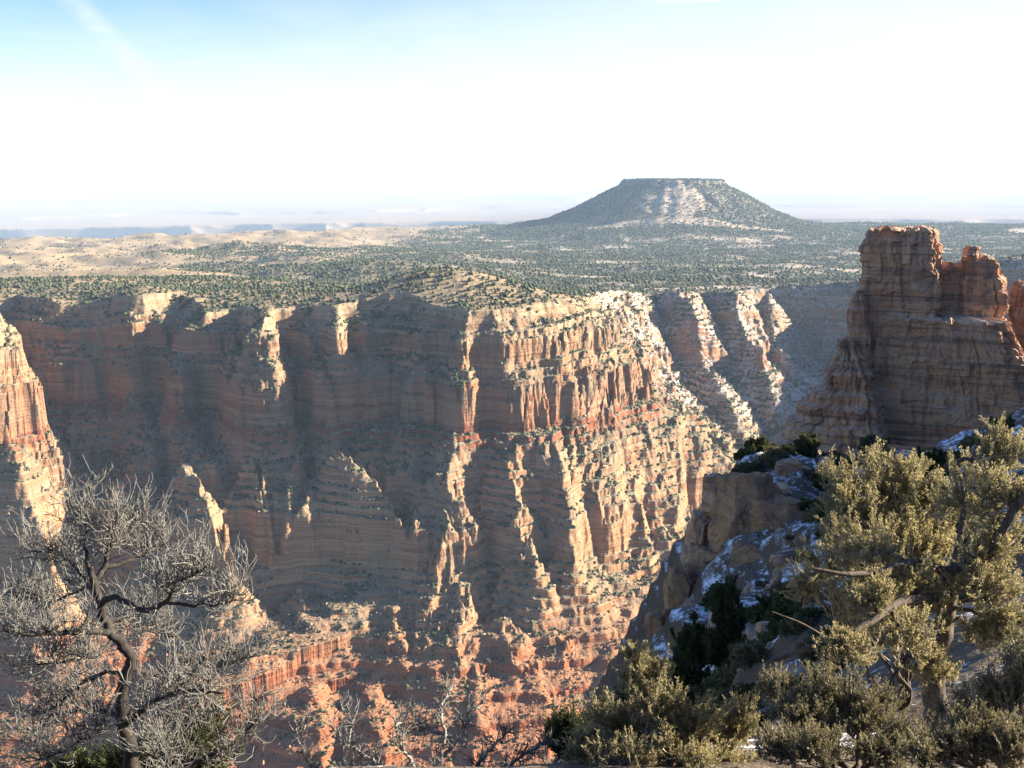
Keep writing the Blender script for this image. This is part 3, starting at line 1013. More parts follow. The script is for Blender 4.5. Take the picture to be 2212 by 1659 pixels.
def column(name, edges, Y, depth, rot, seed, label, cat="rock tower", expo=7.0, rough=1.0, lean=0.0, zstep=0.28, nth=260, group=None):
    """a rock column from its left and right edge at each row of the photograph (top to bottom), Y metres ahead"""
    rng = np.random.RandomState(seed)
    rows = np.array([e[0] for e in edges], float)
    tops = [pix(e[1], e[0], Y) for e in edges]
    z = np.array([p[2] for p in tops])
    xl = np.array([p[0] for p in tops])
    xr = np.array([pix(e[2], e[0], Y)[0] for e in edges])
    zs = np.arange(z[-1], z[0], zstep)
    o = np.argsort(z)
    L = np.interp(zs, z[o], xl[o])
    R = np.interp(zs, z[o], xr[o])
    ledge = np.interp(zs, np.arange(z[-1] - 2, z[0] + 2, 0.55), np.zeros(len(np.arange(z[-1] - 2, z[0] + 2, 0.55))))
    lz = zs.copy()
    prof = np.zeros_like(zs)
    zz = z[-1]
    while zz < z[0] + 1:                       # beds of uneven thickness, each standing out or set back
        th = rng.choice([0.35, 0.6, 1.0, 1.8, 3.0])
        m = (zs >= zz) & (zs < zz + th)
        prof[m] = rng.uniform(-0.45, 0.45)
        zz += th
    th = np.linspace(0, 2 * np.pi, nth, endpoint=False)
    ct, st = np.cos(th), np.sin(th)
    den = (np.abs(ct) ** expo + np.abs(st) ** expo) ** (1 / expo)
    ux, uy = ct / den, st / den
    TH, ZZ = np.meshgrid(th, zs)
    hw = ((R - L) / 2)[:, None]
    hd = depth * (hw / hw.max()) ** 0.35
    cx = ((R + L) / 2)[:, None]
    per = TH * max(4.0, float(hw.mean())) * 1.0
    n = fbm(per / 3.2 + seed, ZZ / 5.0, 4, seed) * 0.75 + fbm(per / 1.0, ZZ / 0.7, 3, seed + 5) * 0.16 + 0.20 * np.abs(perlin(per / 1.6, ZZ / 9.0, seed + 3))
    blocks = np.floor(per / 2.2 + 0.3 * perlin(per / 4, ZZ / 6, seed + 8)) * 7.31 + np.floor(ZZ / 3.1 + 0.35 * perlin(per / 5, ZZ / 5, seed + 9)) * 3.77
    bl = (np.modf(np.abs(np.sin(blocks * 12.9898) * 43758.5453))[0] - 0.5)
    n = n + 1.0 * bl
    cr = np.zeros_like(n)
    for k in range(9):
        t0, z0 = rng.uniform(0, 2 * np.pi), rng.uniform(z[-1], z[0])
        ln, wd, dp = rng.uniform(6, 22), rng.uniform(0.015, 0.05), rng.uniform(0.8, 2.0)
        dt = np.abs((TH - t0 + 0.03 * perlin(ZZ / 2.5, ZZ * 0 + k, seed) + np.pi) % (2 * np.pi) - np.pi)
        cr = cr - dp * np.exp(-(dt / wd) ** 2) * sstep(ln, ln * 0.6, np.abs(ZZ - z0))
    off = rough * (n + prof[:, None] * (0.6 + 0.6 * perlin(per / 6, ZZ * 0, seed + 2)) + cr)
    X0 = (hw + off) * ux[None]
    Y0 = (hd + off) * uy[None]
    ca, sa = math.cos(rot), math.sin(rot)
    X = cx + X0 * ca - Y0 * sa
    Yw = Y + lean * (ZZ - z[-1]) + X0 * sa + Y0 * ca
    topn = fbm(X / 1.6, Yw / 1.6, 3, seed + 31)
    Zw = ZZ + sstep(zs[-1] - 1.5, zs[-1], ZZ) * topn * 0.5
    V = np.stack([X, Yw, Zw], -1).reshape(-1, 3)
    m, nn = len(zs), nth
    i, j = np.meshgrid(np.arange(m - 1), np.arange(nn), indexing='ij')
    a = i * nn + j
    b = i * nn + (j + 1) % nn
    Q = np.stack([a, b, b + nn, a + nn], -1).reshape(-1, 4)
    # rings closing the top
    caps = []
    last = (m - 1) * nn
    cxt, cyt = X[-1].mean(), Yw[-1].mean()
    base = len(V)
    prev = last
    VV = [V]
    for k, fct in enumerate((0.8, 0.55, 0.3, 0.08)):
        rx = cxt + (X[-1] - cxt) * fct
        ry = cyt + (Yw[-1] - cyt) * fct
        rz = zs[-1] + 0.25 + fbm(rx / 1.6, ry / 1.6, 3, seed + 31) * 0.7
        VV.append(np.stack([rx, ry, rz], -1))
        jj = np.arange(nn)
        cur = base + k * nn
        caps.append(np.stack([prev + jj, prev + (jj + 1) % nn, cur + (jj + 1) % nn, cur + jj], -1))
        prev = cur
    ob = make_mesh(name, np.concatenate(VV), np.concatenate([Q] + caps), MAT_TOWER, False)
    tag(ob, label, cat, group)
    return ob


YT = 200.0
TOP_ROT = math.radians(-24)
column("rock_tower", [(229, 876, 934), (234, 871, 935.5), (246, 866, 934), (256, 865, 936), (272, 865, 936), (290, 864, 936), (300, 863, 936), (312, 862, 934), (330, 860, 936), (360, 857, 940),
                      (400, 852, 944), (440, 848, 950), (520, 842, 956)], YT, 6.0, TOP_ROT, 41, "tallest banded red rock tower with loose boulders along its flat top", rough=0.75)
column("rock_tower", [(264, 942, 962), (272, 941, 966), (296, 940, 972), (302, 938, 972), (330, 936, 975), (400, 932, 980), (520, 926, 986)], YT - 0.5, 2.6, TOP_ROT + 0.16, 47, "lower flat slab of dark rock wedged between the two taller rock towers", rough=0.6)
column("rock_tower", [(256, 964, 984), (262, 963, 994), (272, 962, 998), (284, 961, 1002), (296, 961, 1004), (306, 961, 1005), (314, 961, 1001), (330, 960, 1003), (360, 958, 1006), (400, 955, 1009),
                      (440, 950, 1012), (520, 945, 1020)], YT - 2, 4.2, TOP_ROT + 0.14, 53, "second rock tower, dark and stepped, with a single block perched on its top left", rough=0.8)
column("rock_tower", [(284, 1018, 1046), (292, 1015, 1052), (310, 1014, 1060), (340, 1016, 1070), (400, 1014, 1085), (520, 1010, 1095)], YT + 2, 6.5, TOP_ROT + 0.12, 59,
       "reddish rock tower cut off by the right edge of the photo", rough=0.8)
column("rock_pinnacle", [(291, 857, 861), (294, 854, 862), (299, 851, 864), (312, 847.5, 866), (336, 849, 868), (360, 849, 870), (430, 846, 874), (520, 842, 880)], YT - 3, 2.4, TOP_ROT, 61,
       "slim rock pinnacle with a small capstone leaning on the tall tower", cat="rock pinnacle", rough=0.4, expo=3.5, zstep=0.2)
column("rock_buttress", [(338, 843, 850), (341, 842, 852), (353, 841.5, 860), (355, 836, 863), (366, 835, 866), (368, 829, 868), (387, 826, 871), (390, 814, 873), (400, 812, 875), (403, 803, 877), (419, 800, 880), (422, 788, 881), (438, 785, 885), (442, 775, 887), (480, 768, 890), (540, 760, 896)],
       YT - 4, 6.5, TOP_ROT, 67, "stepped brown rock buttress sloping down left from the foot of the towers", cat="rock buttress", rough=0.8, expo=3.6)
column("rock_wall", [(318, 885, 998), (330, 880, 1004), (345, 874, 1012), (380, 868, 1030), (420, 862, 1045), (460, 858, 1060), (540, 850, 1080)], YT - 3.5, 6.5, TOP_ROT, 71,
       "broad stained rock wall joining the feet of the rock towers", cat="rock wall", rough=0.8, expo=7.0, nth=420)


def boulder(name, loc, size, seed, label, cat="boulder", group=None, mat=None, flat=0.6, sub=3, rotz=0.0, boxy=3.2):
    """a broken block: a rounded box dented by noise and cut by flat planes"""
    rng = np.random.RandomState(seed)
    v, f = ico_base(sub)
    den = (np.abs(v) ** boxy).sum(1) ** (1 / boxy)
    v = v / den[:, None]
    for _ in range(int(14)):
        n = rng.normal(size=3) * (1, 1, .7)
        n /= np.linalg.norm(n)
        h = rng.uniform(0.60, 0.92)
        d = v @ n - h
        v = v - np.where(d > 0, d, 0)[:, None] * n * min(1.0, flat * 1.45)
    nn = 0.07 * fbm(v[:, 0] * 2.1 + seed, v[:, 1] * 2.1 + v[:, 2] * 1.7, 4, seed) + 0.035 * np.floor(2.5 * perlin(v[:, 2] * 5.5, v[:, 0] * 0.8 + seed, seed + 1))
    v = v * (1 + nn)[:, None]
    v = v * np.array(size) / 2
    c, s = math.cos(rotz), math.sin(rotz)
    v = np.stack([v[:, 0] * c - v[:, 1] * s, v[:, 0] * s + v[:, 1] * c, v[:, 2]], -1)
    o = make_mesh(name, v, f, mat or MAT_TOWER, False)
    o.location = loc
    tag(o, label, cat, group)
    return o


for k, (px, row, w, h, lab) in enumerate([(877, 230, 7, 5, "leftmost low boulder along the flat top of the tallest tower"), (887, 228.5, 8, 5, "small pale boulder on the tall tower top, second from the left"),
                                          (896, 231, 9, 4, "flat dark slab among the boulders on the tall tower top"), (910, 230.5, 13, 7, "widest boulder in the middle right of the tall tower top"),
                                          (926, 232, 11, 10, "tilted block balanced at the right end of the tall tower top")]):
    boulder("boulder", pix(px, row, YT - 4 + 1.5 * (k % 2)), (w * .194, 2.4, h * .194), 300 + k, lab, rotz=0.3 * k)
boulder("boulder", pix(971, 252.5, YT - 4), (17 * .194, 3.2, 13 * .194), 310, "squared block perched on the left of the second tower top", boxy=5)
boulder("boulder", pix(985, 258, YT - 4), (11 * .194, 2.4, 6 * .194), 311, "low rubble boulder beside the perched block on the second tower")
boulder("boulder", pix(992, 263, YT - 4), (10 * .194, 2.4, 7 * .194), 312, "rust edged boulder at the right end of the second tower top")
# broken cliff of the shoulder in front: pixel, row, metres ahead, width, depth, height, label
OUT = [(752, 518, 95, 8.0, 7.0, 9.6, "large tan cliff block with a flat overhanging face below the snowy ledge"),
       (778, 540, 92, 6.4, 6.0, 7.4, "tan cliff block under the dark streaks, right half of the overhang"),
       (718, 500, 106, 3.6, 5, 5.4, "dark angular outcrop at the left tip of the shoulder rim"),
       (758, 580, 88, 7.0, 5, 6.0, "cracked lower block beneath the tan overhang"),
       (800, 572, 82, 5.0, 5, 4.6, "squat snow capped block right of the tan overhang"),
       (696, 545, 99, 3.0, 4, 7.0, "narrow upright rock fin on the left edge of the shoulder"),
       (704, 572, 95, 4.0, 4, 7.0, "dark cleft pillar between the rock fin and the tan cliff"),
       (680, 600, 92, 3.4, 4, 6.0, "reddish stepped pillar low on the left edge of the shoulder"),
       (690, 626, 88, 4.2, 4, 5.0, "small overhung outcrop with snow on top near the gully bottom"),
       (660, 636, 88, 3.0, 3, 4.4, "lowest reddish outcrop above the shaded canyon"),
       (815, 462, 112, 5.0, 4, 2.6, "dark undercut ledge rock between the trees on the shoulder rim"),
       (772, 606, 80, 3.4, 3, 3.0, "rounded block with thin snow beside the dark gully trees"),
       (905, 452, 115, 7.0, 3, 1.3, "sunlit pale slab lying on the shoulder crest"),
       (932, 452, 112, 2.2, 2, 1.6, "bright yellow lit boulder at the end of the pale slab")]
for k, (px, row, Y, w, dd, h, lab) in enumerate(OUT):
    boulder("rock_outcrop", pix(px, row, Y), (w, dd, h), 400 + k, lab, cat="rock outcrop", rotz=-0.5 + 0.13 * (k % 5), sub=5, boxy=6.0, flat=0.7, mat=MAT_CLIFF if k in (0, 1, 3, 7, 9, 12, 13) else None)

# ------------------------------------------------------------------ trees and shrubs close by
class Wood:
    def __init__(self):
        self.v, self.f, self.n = [], [], 0

    def tube(self, pts, r0, r1, sides=4):
        pts = np.asarray(pts, float)
        n = len(pts)
        t = np.gradient(pts, axis=0)
        t /= np.linalg.norm(t, axis=1)[:, None] + 1e-9
        ref = np.array([0.31, 0.9, 0.2]) if abs(t[:, 2]).mean() > 0.8 else np.array([0.1, 0.2, 1.0])
        a = np.cross(t, ref)
        a /= np.linalg.norm(a, axis=1)[:, None] + 1e-9
        b = np.cross(t, a)
        r = np.linspace(r0, r1, n)
        th = np.arange(sides) * 2 * np.pi / sides
        ring = pts[:, None] + r[:, None, None] * (a[:, None] * np.cos(th)[None, :, None] + b[:, None] * np.sin(th)[None, :, None])
        self.v.append(ring.reshape(-1, 3))
        i, j = np.meshgrid(np.arange(n - 1), np.arange(sides), indexing='ij')
        p = self.n + i * sides + j
        q = self.n + i * sides + (j + 1) % sides
        self.f.append(np.stack([p, q, q + sides, p + sides], -1).reshape(-1, 4))
        self.n += n * sides

    def build(self, name, mat, parent, smooth=True):
        o = make_mesh(name, np.concatenate(self.v), np.concatenate(self.f), mat, smooth)
        if parent:
            o.parent = parent
            if parent.type == 'EMPTY':
                o.location = -parent.location
        return o


def unit(v):
    return v / (np.linalg.norm(v) + 1e-9)


def limb(p0, p1, n, amp, rng, sag=0.0):
    t = np.linspace(0, 1, n)[:, None]
    p = p0 + (p1 - p0) * t
    L = np.linalg.norm(p1 - p0)
    k = rng.normal(size=(n, 3)).cumsum(0)
    k = k - k[0] - (k[-1] - k[0]) * t
    p = p + k * amp * L / math.sqrt(n)
    p[:, 2] += sag * L * (4 * t[:, 0] * (1 - t[:, 0]))
    return p


def curl(p0, d, L, n, rng, up=0.6, jit=0.25):
    p = [np.array(p0)]
    d = unit(np.array(d, float))
    for _ in range(n):
        d = unit(d + rng.normal(size=3) * jit + np.array([0, 0, up / n]))
        p.append(p[-1] + d * L / n)
    return np.array(p), d


class Leaves:
    def __init__(self):
        self.p, self.d, self.s, self.t = [], [], [], []

    def add(self, p, d, s, t=0.5):
        self.t.append(t)
        self.p.append(p)
        self.d.append(d)
        self.s.append(s)

    def build(self, name, mat, parent, rng, blades=9, length=0.045, width=0.013, spread=0.8):
        P = np.repeat(np.array(self.p), blades, 0)
        D = np.repeat(np.array(self.d), blades, 0)
        S = np.repeat(np.array(self.s), blades, 0)
        n = len(P)
        D = D + rng.normal(size=(n, 3)) * spread
        D /= np.linalg.norm(D, axis=1)[:, None]
        side = np.cross(D, rng.normal(size=(n, 3)))
        side /= np.linalg.norm(side, axis=1)[:, None]
        l = (length * S * rng.uniform(0.6, 1.3, n))[:, None]
        w = (width * S * rng.uniform(0.7, 1.3, n))[:, None]
        P = P + rng.normal(size=(n, 3)) * l * 0.25
        V = np.stack([P, P + D * l * 0.5 + side * w, P + D * l, P + D * l * 0.5 - side * w], 1).reshape(-1, 3)
        Q = np.arange(n * 4).reshape(-1, 4)
        tint = np.repeat(np.clip(np.repeat(rng.uniform(0, 0.55, len(self.p)) + 0.5 * np.array(self.t) ** 1.5, blades) + rng.normal(size=n) * 0.12, 0, 1), 4)
        o = make_mesh(name, V, Q, mat, False, attrs={'tint': tint})
        if parent:
            o.parent = parent
            o.location = -parent.location
        return o


def bark(name, dark, light, scale=14.0):
    M = Mat(name, 0.85, 0.2)
    n = M.noise(scale, 4, 0.7, stretch=(1, 1, .35))
    M.bump(n, 0.01, 0.6)
    return M.color(M.mix(M.gray(n, 0.35, 0.65), dark, light))


MAT_DEAD_DARK = bark("dark_bark", (.014, .012, .011), (.045, .039, .034))  # bark colour lowered to near-black for the trunk's shaded look
MAT_DEAD_TWIG = bark("weathered_twig", (.070, .068, .060), (.215, .208, .185))
MAT_GREY_WOOD = bark("grey_wood", (.16, .15, .13), (.34, .32, .28))
MAT_BARK = bark("shaggy_bark", (.035, .028, .022), (.12, .095, .07))
MAT_PALE_TWIG = bark("pale_twig", (.24, .20, .15), (.50, .45, .37))
MAT_GOLD = leaf_material("gold_leaf", (.16, .158, .075), (.50, .415, .20), 0.6, 6.0, 0.45)
MAT_OLIVE = leaf_material("olive_leaf", (.095, .092, .048), (.28, .24, .125), 0.6, 6.0, 0.4)
MAT_GREEN = leaf_material("pine_green", (.035, .048, .018), (.120, .135, .044), 0.6, 1.5, 0.3)


def place(px, row, dy, base=7.2, rng=None):
    return pix(px, row, base + dy)


def dead_tree():
    rng = np.random.RandomState(5)
    B = 7.4

    def P(seq, w=0.05):
        out = []
        for q in seq:
            out.append(pix(q[0], q[1], B + (q[2] if len(q) > 2 else 0)))
        return np.array(out)

    def fine(p, k=6):
        t = np.linspace(0, len(p) - 1, (len(p) - 1) * k + 1)
        # smooth through the points
        o = np.stack([np.interp(t, np.arange(len(p)), p[:, c]) for c in range(3)], 1)
        for _ in range(k // 2):
            o[1:-1] = (o[:-2] + 2 * o[1:-1] + o[2:]) / 4
        return o + np.concatenate([np.zeros((1, 3)), rng.normal(size=(len(o) - 1, 3)) * 0.006])
    gx, gy = pix(142, 790, B)[0], B
    gz = float(near_height(np.array([gx]), np.array([gy]))[0])
    root = empty("dead_tree", (gx, gy, gz))
    tag(root, "bare grey dead tree with a dark twisted trunk and dense upturned twigs", "tree")
    trunk = [(132, 768), (130, 745), (123, 728), (121, 705), (123, 681), (134, 658), (114, 635), (103, 620), (100, 601), (93, 579), (89, 566)]
    W = Wood()
    tp = fine(np.concatenate([[[gx, gy, gz - 0.15]], P(trunk)]))
    W.tube(tp, 0.066, 0.022, 8)
    W.build("trunk", MAT_DEAD_DARK, root)
    limbs = [([(114, 633), (106, 632, -.1), (81, 630, -.3), (53, 634, -.5), (19, 635, -.7), (-12, 622, -.9)], .040, .012),
             ([(93, 582), (106, 567, .1), (108, 547, .1), (113, 539, .1), (118, 515, .1)], .034, .008),
             ([(106, 567, .1), (136, 558, .3), (151, 552, .5), (172, 541, .6)], .026, .007),
             ([(100, 603), (117, 596, -.2), (147, 613, -.5), (170, 601, -.7), (174, 584, -.7), (189, 577, -.8), (206, 566, -.9)], .034, .009),
             ([(168, 603, -.7), (208, 605, -.8), (236, 600, -.9)], .018, .006),
             ([(130, 722), (136, 715, -.2), (157, 698, -.4), (189, 690, -.6), (222, 694, -.7)], .036, .010),
             ([(128, 668), (160, 676, .3), (185, 677, .4), (200, 673, .4), (227, 664, .5), (265, 652, .6)], .030, .008),
             ([(122, 720), (113, 713, .2), (91, 711, .4), (57, 713, .6), (28, 738, .8)], .034, .010),
             ([(123, 675), (108, 670, .2), (76, 688, .4), (57, 707, .5), (30, 716, .6)], .024, .008),
             ([(100, 603), (89, 583, .2), (72, 564, .4), (57, 550, .5), (28, 552, .6)], .026, .008),
             ([(130, 775, .1), (165, 772, .2), (198, 764, .3), (232, 747, .4), (245, 733, .5), (262, 716, .5)], .046, .010),
             ([(131, 755), (150, 748, -.4), (163, 752, -.8), (170, 768, -1.0)], .030, .012),
             ([(104, 622), (126, 618, .5), (150, 632, .7), (176, 636, .8)], .022, .007),
             ([(93, 585), (80, 590, .4), (50, 604, .6), (20, 596, .7)], .018, .006),
             ([(113, 640), (92, 655, -.4), (60, 662, -.6), (24, 668, -.7)], .020, .006),
             ([(118, 690), (100, 730, -.5), (70, 748, -.7), (36, 762, -.8)], .024, .008),
             ([(89, 568), (84, 548, .1), (86, 525, .2), (78, 505, .2)], .020, .006),
             ([(108, 548, .1), (130, 532, .3), (142, 520, .4)], .016, .006),
             ([(129, 712), (165, 730, .3), (200, 722, .4), (235, 706, .5)], .022, .007)]
    WL, WT = Wood(), Wood()
    for seq, r0, r1 in limbs:
        lp = fine(P(seq))
        WL.tube(lp, r0 * 0.8, r1 * 0.8, 6)
        L = np.linalg.norm(np.diff(lp, axis=0), axis=1).sum()
        nb = int(10 + L * 30)
        for _ in range(nb):
            t = rng.uniform(0.22, 1.0) ** 0.8
            k = min(int(t * (len(lp) - 1)), len(lp) - 2)
            tang = unit(lp[k + 1] - lp[k])
            d = unit(tang * 0.7 + rng.normal(size=3) * 0.55 + np.array([0, 0, 0.35]))
            p, dd = curl(lp[k], d, rng.uniform(0.16, 0.50), 7, rng, 0.8, 0.33)
            WT.tube(p, 0.0052, 0.0026, 4)
            for _ in range(rng.randint(4, 8)):
                q = rng.randint(1, 6)
                d2 = unit(unit(p[q + 1] - p[q]) * 0.8 + rng.normal(size=3) * 0.55 + np.array([0, 0, 0.25]))
                p2, d3 = curl(p[q], d2, rng.uniform(0.08, 0.26), 5, rng, 0.9, 0.3)
                WT.tube(p2, 0.0034, 0.0018, 3)
    bo = WL.build("branches", MAT_DEAD_DARK, root)
    WT.build("twigs", MAT_DEAD_TWIG, bo)


def shrub(name, label, cat, base, blobs, seed, leaf_mat, bark_mat, twig_mat=None, Y=10.0, trunk_r=0.06, blades=4, length=0.034, width=0.0056, dens=1.0, limb_amp=0.10,
          branches=None, group=None, leaf_scale=1.0, upness=0.7, spray=0.55):
    """base (pixel, row, metres); blobs (pixel, row, metres, half width px, half height px, branches)"""
    rng = np.random.RandomState(seed)
    bx, by, _ = pix(*base)
    bz = float(near_height(np.array([bx]), np.array([by]))[0])
    root = empty(name, (bx, by, bz))
    tag(root, label, cat, group)
    WL, WT, LV = Wood(), Wood(), Leaves()
    b0 = np.array([bx, by, bz - 0.05 * base[2] / 10])
    explicit = []
    for seq, r0, r1 in (branches or []):
        pp = np.array([pix(*q) for q in seq])
        t = np.linspace(0, len(pp) - 1, (len(pp) - 1) * 6 + 1)
        lp = np.stack([np.interp(t, np.arange(len(pp)), pp[:, c]) for c in range(3)], 1)
        for _ in range(3):
            lp[1:-1] = (lp[:-2] + 2 * lp[1:-1] + lp[2:]) / 4
        lp[1:] += rng.normal(size=(len(lp) - 1, 3)) * r1 * 0.16
        WL.tube(lp, r0, r1, 7)
        explicit.append(lp)
    for (px, row, yy, rw, rh, n) in blobs:
        c = pix(px, row, yy)
        sx = rw * yy / F
        sz = rh * yy / F
        start = b0
        if explicit:
            allp = np.concatenate(explicit)
            start = allp[np.argmin(np.linalg.norm(allp - c, axis=1))]
        lp = limb(start, c, 12, limb_amp, rng, 0.04)
        WL.tube(lp, trunk_r * (0.55 if explicit else 1.0), trunk_r * 0.3, 6)
        for _ in range(int(n * dens)):
            u = unit(rng.normal(size=3)) * rng.uniform(0.35, 1.0) ** 0.6
            tgt = c + u * np.array([sx, max(sx, sz) * 0.8, sz])
            k = rng.randint(4, 12)
            bp = limb(lp[k], tgt, 7, 0.10, rng, -0.05)
            L = np.linalg.norm(tgt - lp[k])
            WT.tube(bp, max(trunk_r * 0.22, .006), max(trunk_r * 0.10, .0035), 4)
            for _ in range(rng.randint(7, 12)):
                q = rng.uniform(0.15, 1.0) * 6
                qi = min(int(q), 5)
                pos = bp[qi] + (bp[qi + 1] - bp[qi]) * (q - qi)
                d = unit(unit(bp[qi + 1] - bp[qi]) * 0.6 + rng.normal(size=3) * 0.55 + np.array([0, 0, upness]))
                tl = min(rng.uniform(0.10, 0.30) * yy / 10, 0.8 * max(L, .1)) * leaf_scale
                tp, td = curl(pos, d, tl, 5, rng, upness, 0.16)
                WT.tube(tp, max(trunk_r * 0.10, 0.0035), max(trunk_r * 0.05, .002), 3)
                for m in range(1, 6):
                    dirn = unit(tp[m] - tp[m - 1])
                    for fr in (0.5, 1.0):
                        LV.add(tp[m - 1] + (tp[m] - tp[m - 1]) * fr, dirn, yy / 10 * leaf_scale, (m - 1 + fr) / 5)
    tr = WL.build("trunk", bark_mat, root)
    WT.build("twigs", twig_mat or bark_mat, tr)
    LV.build("foliage", leaf_mat, root, rng, blades, length, width, spray)
    return root


dead_tree()

# the big pale twigged shrub tree on the right and its neighbours
shrub("juniper_tree", "large golden tipped juniper tree with a dark shaggy trunk and long crooked bare limbs", "tree", (935, 700, 10.5),
      [(932, 668, 9.7, 26, 26, 12), (905, 640, 9.6, 46, 30, 16), (850, 652, 9.2, 34, 26, 14), (868, 600, 9.8, 30, 18, 16), (905, 585, 10.2, 34, 26, 18), (800, 588, 10.2, 20, 14, 12), (870, 556, 10.6, 36, 16, 12),
       (985, 590, 10.2, 44, 30, 22), (1010, 625, 10.0, 30, 30, 16), (930, 600, 10.2, 30, 24, 16), (985, 550, 10.4, 42, 34, 22), (1000, 500, 10.6, 40, 44, 26), (965, 500, 11.2, 36, 40, 22), (1010, 450, 10.9, 30, 30, 18), (985, 640, 10.0, 36, 26, 12)],
      21, MAT_GOLD, MAT_BARK, MAT_PALE_TWIG, trunk_r=0.05, dens=1.05,
      branches=[([(936, 745, 10.4), (936, 702, 10.5), (934, 660, 10.5), (944, 628, 10.5), (950, 595, 10.5), (946, 570, 10.5)], .15, .075),
                ([(946, 572, 10.5), (985, 560, 10.3), (1002, 530, 10.3), (1024, 497, 10.3), (1050, 470, 10.4)], .065, .04),
                ([(946, 572, 10.5), (915, 560, 10.2), (880, 572, 10.0), (845, 575, 9.8), (812, 568, 9.8)], .055, .016),
                ([(950, 595, 10.5), (900, 600, 9.8), (870, 622, 9.5), (835, 642, 9.3), (795, 652, 9.2), (768, 664, 9.2)], .05, .022),
                ([(948, 590, 10.5), (960, 540, 10.8), (965, 500, 11.0), (958, 462, 11.1)], .05, .014),
                ([(940, 640, 10.5), (905, 655, 9.9), (886, 690, 9.6), (878, 718, 9.5)], .03, .012),
                ([(830, 640, 9.3), (800, 622, 9.3), (772, 612, 9.3)], .014, .006)])
shrub("cliffrose_shrub", "tall open shrub of golden green leaves and white stems left of the big juniper", "shrub", (905, 716, 12.5),
      [(835, 480, 12.8, 22, 24, 18), (900, 470, 13, 26, 22, 18), (945, 505, 12.6, 26, 30, 18), (810, 560, 12.0, 22, 18, 14), (850, 500, 12.6, 34, 34, 26), (885, 472, 13.0, 36, 30, 26), (918, 500, 12.6, 30, 34, 24), (862, 548, 12.0, 44, 34, 28), (905, 545, 12.2, 36, 30, 22), (832, 532, 12.4, 18, 28, 14), (930, 540, 12.4, 30, 30, 18),
       (880, 590, 11.8, 46, 26, 20)],
      22, MAT_GOLD, MAT_BARK, MAT_PALE_TWIG, trunk_r=0.03, dens=1.0, upness=0.8)
shrub("cliffrose_shrub", "broad golden green shrub with pale upright stems at the bottom centre right", "shrub", (668, 800, 9.5),
      [(640, 678, 9.6, 26, 24, 26), (632, 662, 9.7, 10, 18, 10), (660, 668, 9.7, 10, 16, 9), (655, 705, 9.2, 38, 24, 26), (606, 715, 9.2, 26, 22, 18), (700, 725, 9.0, 30, 24, 22), (745, 722, 9.2, 18, 30, 20), (680, 760, 8.6, 50, 20, 26), (585, 750, 9.0, 30, 22, 20),
       (730, 765, 8.8, 36, 20, 20), (620, 765, 8.6, 40, 18, 18)],
      23, MAT_GOLD, MAT_PALE_TWIG, MAT_PALE_TWIG, trunk_r=0.035, dens=1.2, upness=0.8)
shrub("cliffrose_shrub", "brownish green shrub crowding the snowy ground under the juniper limbs", "shrub", (850, 775, 8.0),
      [(905, 735, 7.8, 26, 20, 16), (780, 690, 8.6, 26, 18, 12), (830, 690, 8.4, 38, 30, 24), (795, 715, 8.2, 32, 30, 22), (870, 715, 8.2, 34, 26, 22), (815, 750, 7.6, 44, 22, 24), (770, 750, 7.8, 26, 26, 16), (880, 756, 7.6, 34, 18, 16)],
      24, MAT_OLIVE, MAT_BARK, MAT_PALE_TWIG, trunk_r=0.03, dens=1.3, upness=0.8)
shrub("cliffrose_shrub", "dusky brown shrub filling the bottom right corner beside the trunk", "shrub", (1010, 790, 7.0),
      [(945, 745, 6.9, 30, 20, 18), (915, 757, 6.7, 26, 16, 14), (960, 715, 7.2, 24, 20, 14), (1000, 690, 7.4, 34, 36, 24), (1030, 660, 7.4, 26, 40, 22), (975, 735, 7.0, 36, 28, 22), (1010, 745, 6.8, 34, 30, 22)],
      25, MAT_OLIVE, MAT_BARK, MAT_PALE_TWIG, trunk_r=0.028, dens=1.3, upness=0.8)
shrub("pine_sapling", "small bright green pine low in front of the red ledges at bottom centre", "pine", (572, 810, 13),
      [(568, 726, 13, 20, 12, 18), (556, 738, 13, 16, 10, 14), (582, 748, 13, 20, 14, 14)], 26, MAT_GREEN, MAT_BARK, trunk_r=0.04, dens=1.4)
shrub("juniper_shrub", "green leafy juniper behind the lower trunk of the dead tree", "shrub", (185, 800, 9.5),
      [(175, 742, 9.6, 34, 20, 22), (205, 725, 9.8, 26, 22, 20), (150, 762, 9.4, 30, 14, 16), (215, 762, 9.4, 30, 16, 16), (110, 768, 9.4, 30, 14, 16), (60, 765, 9.4, 36, 14, 16)], 27, MAT_GREEN, MAT_BARK, trunk_r=0.035, dens=1.4)


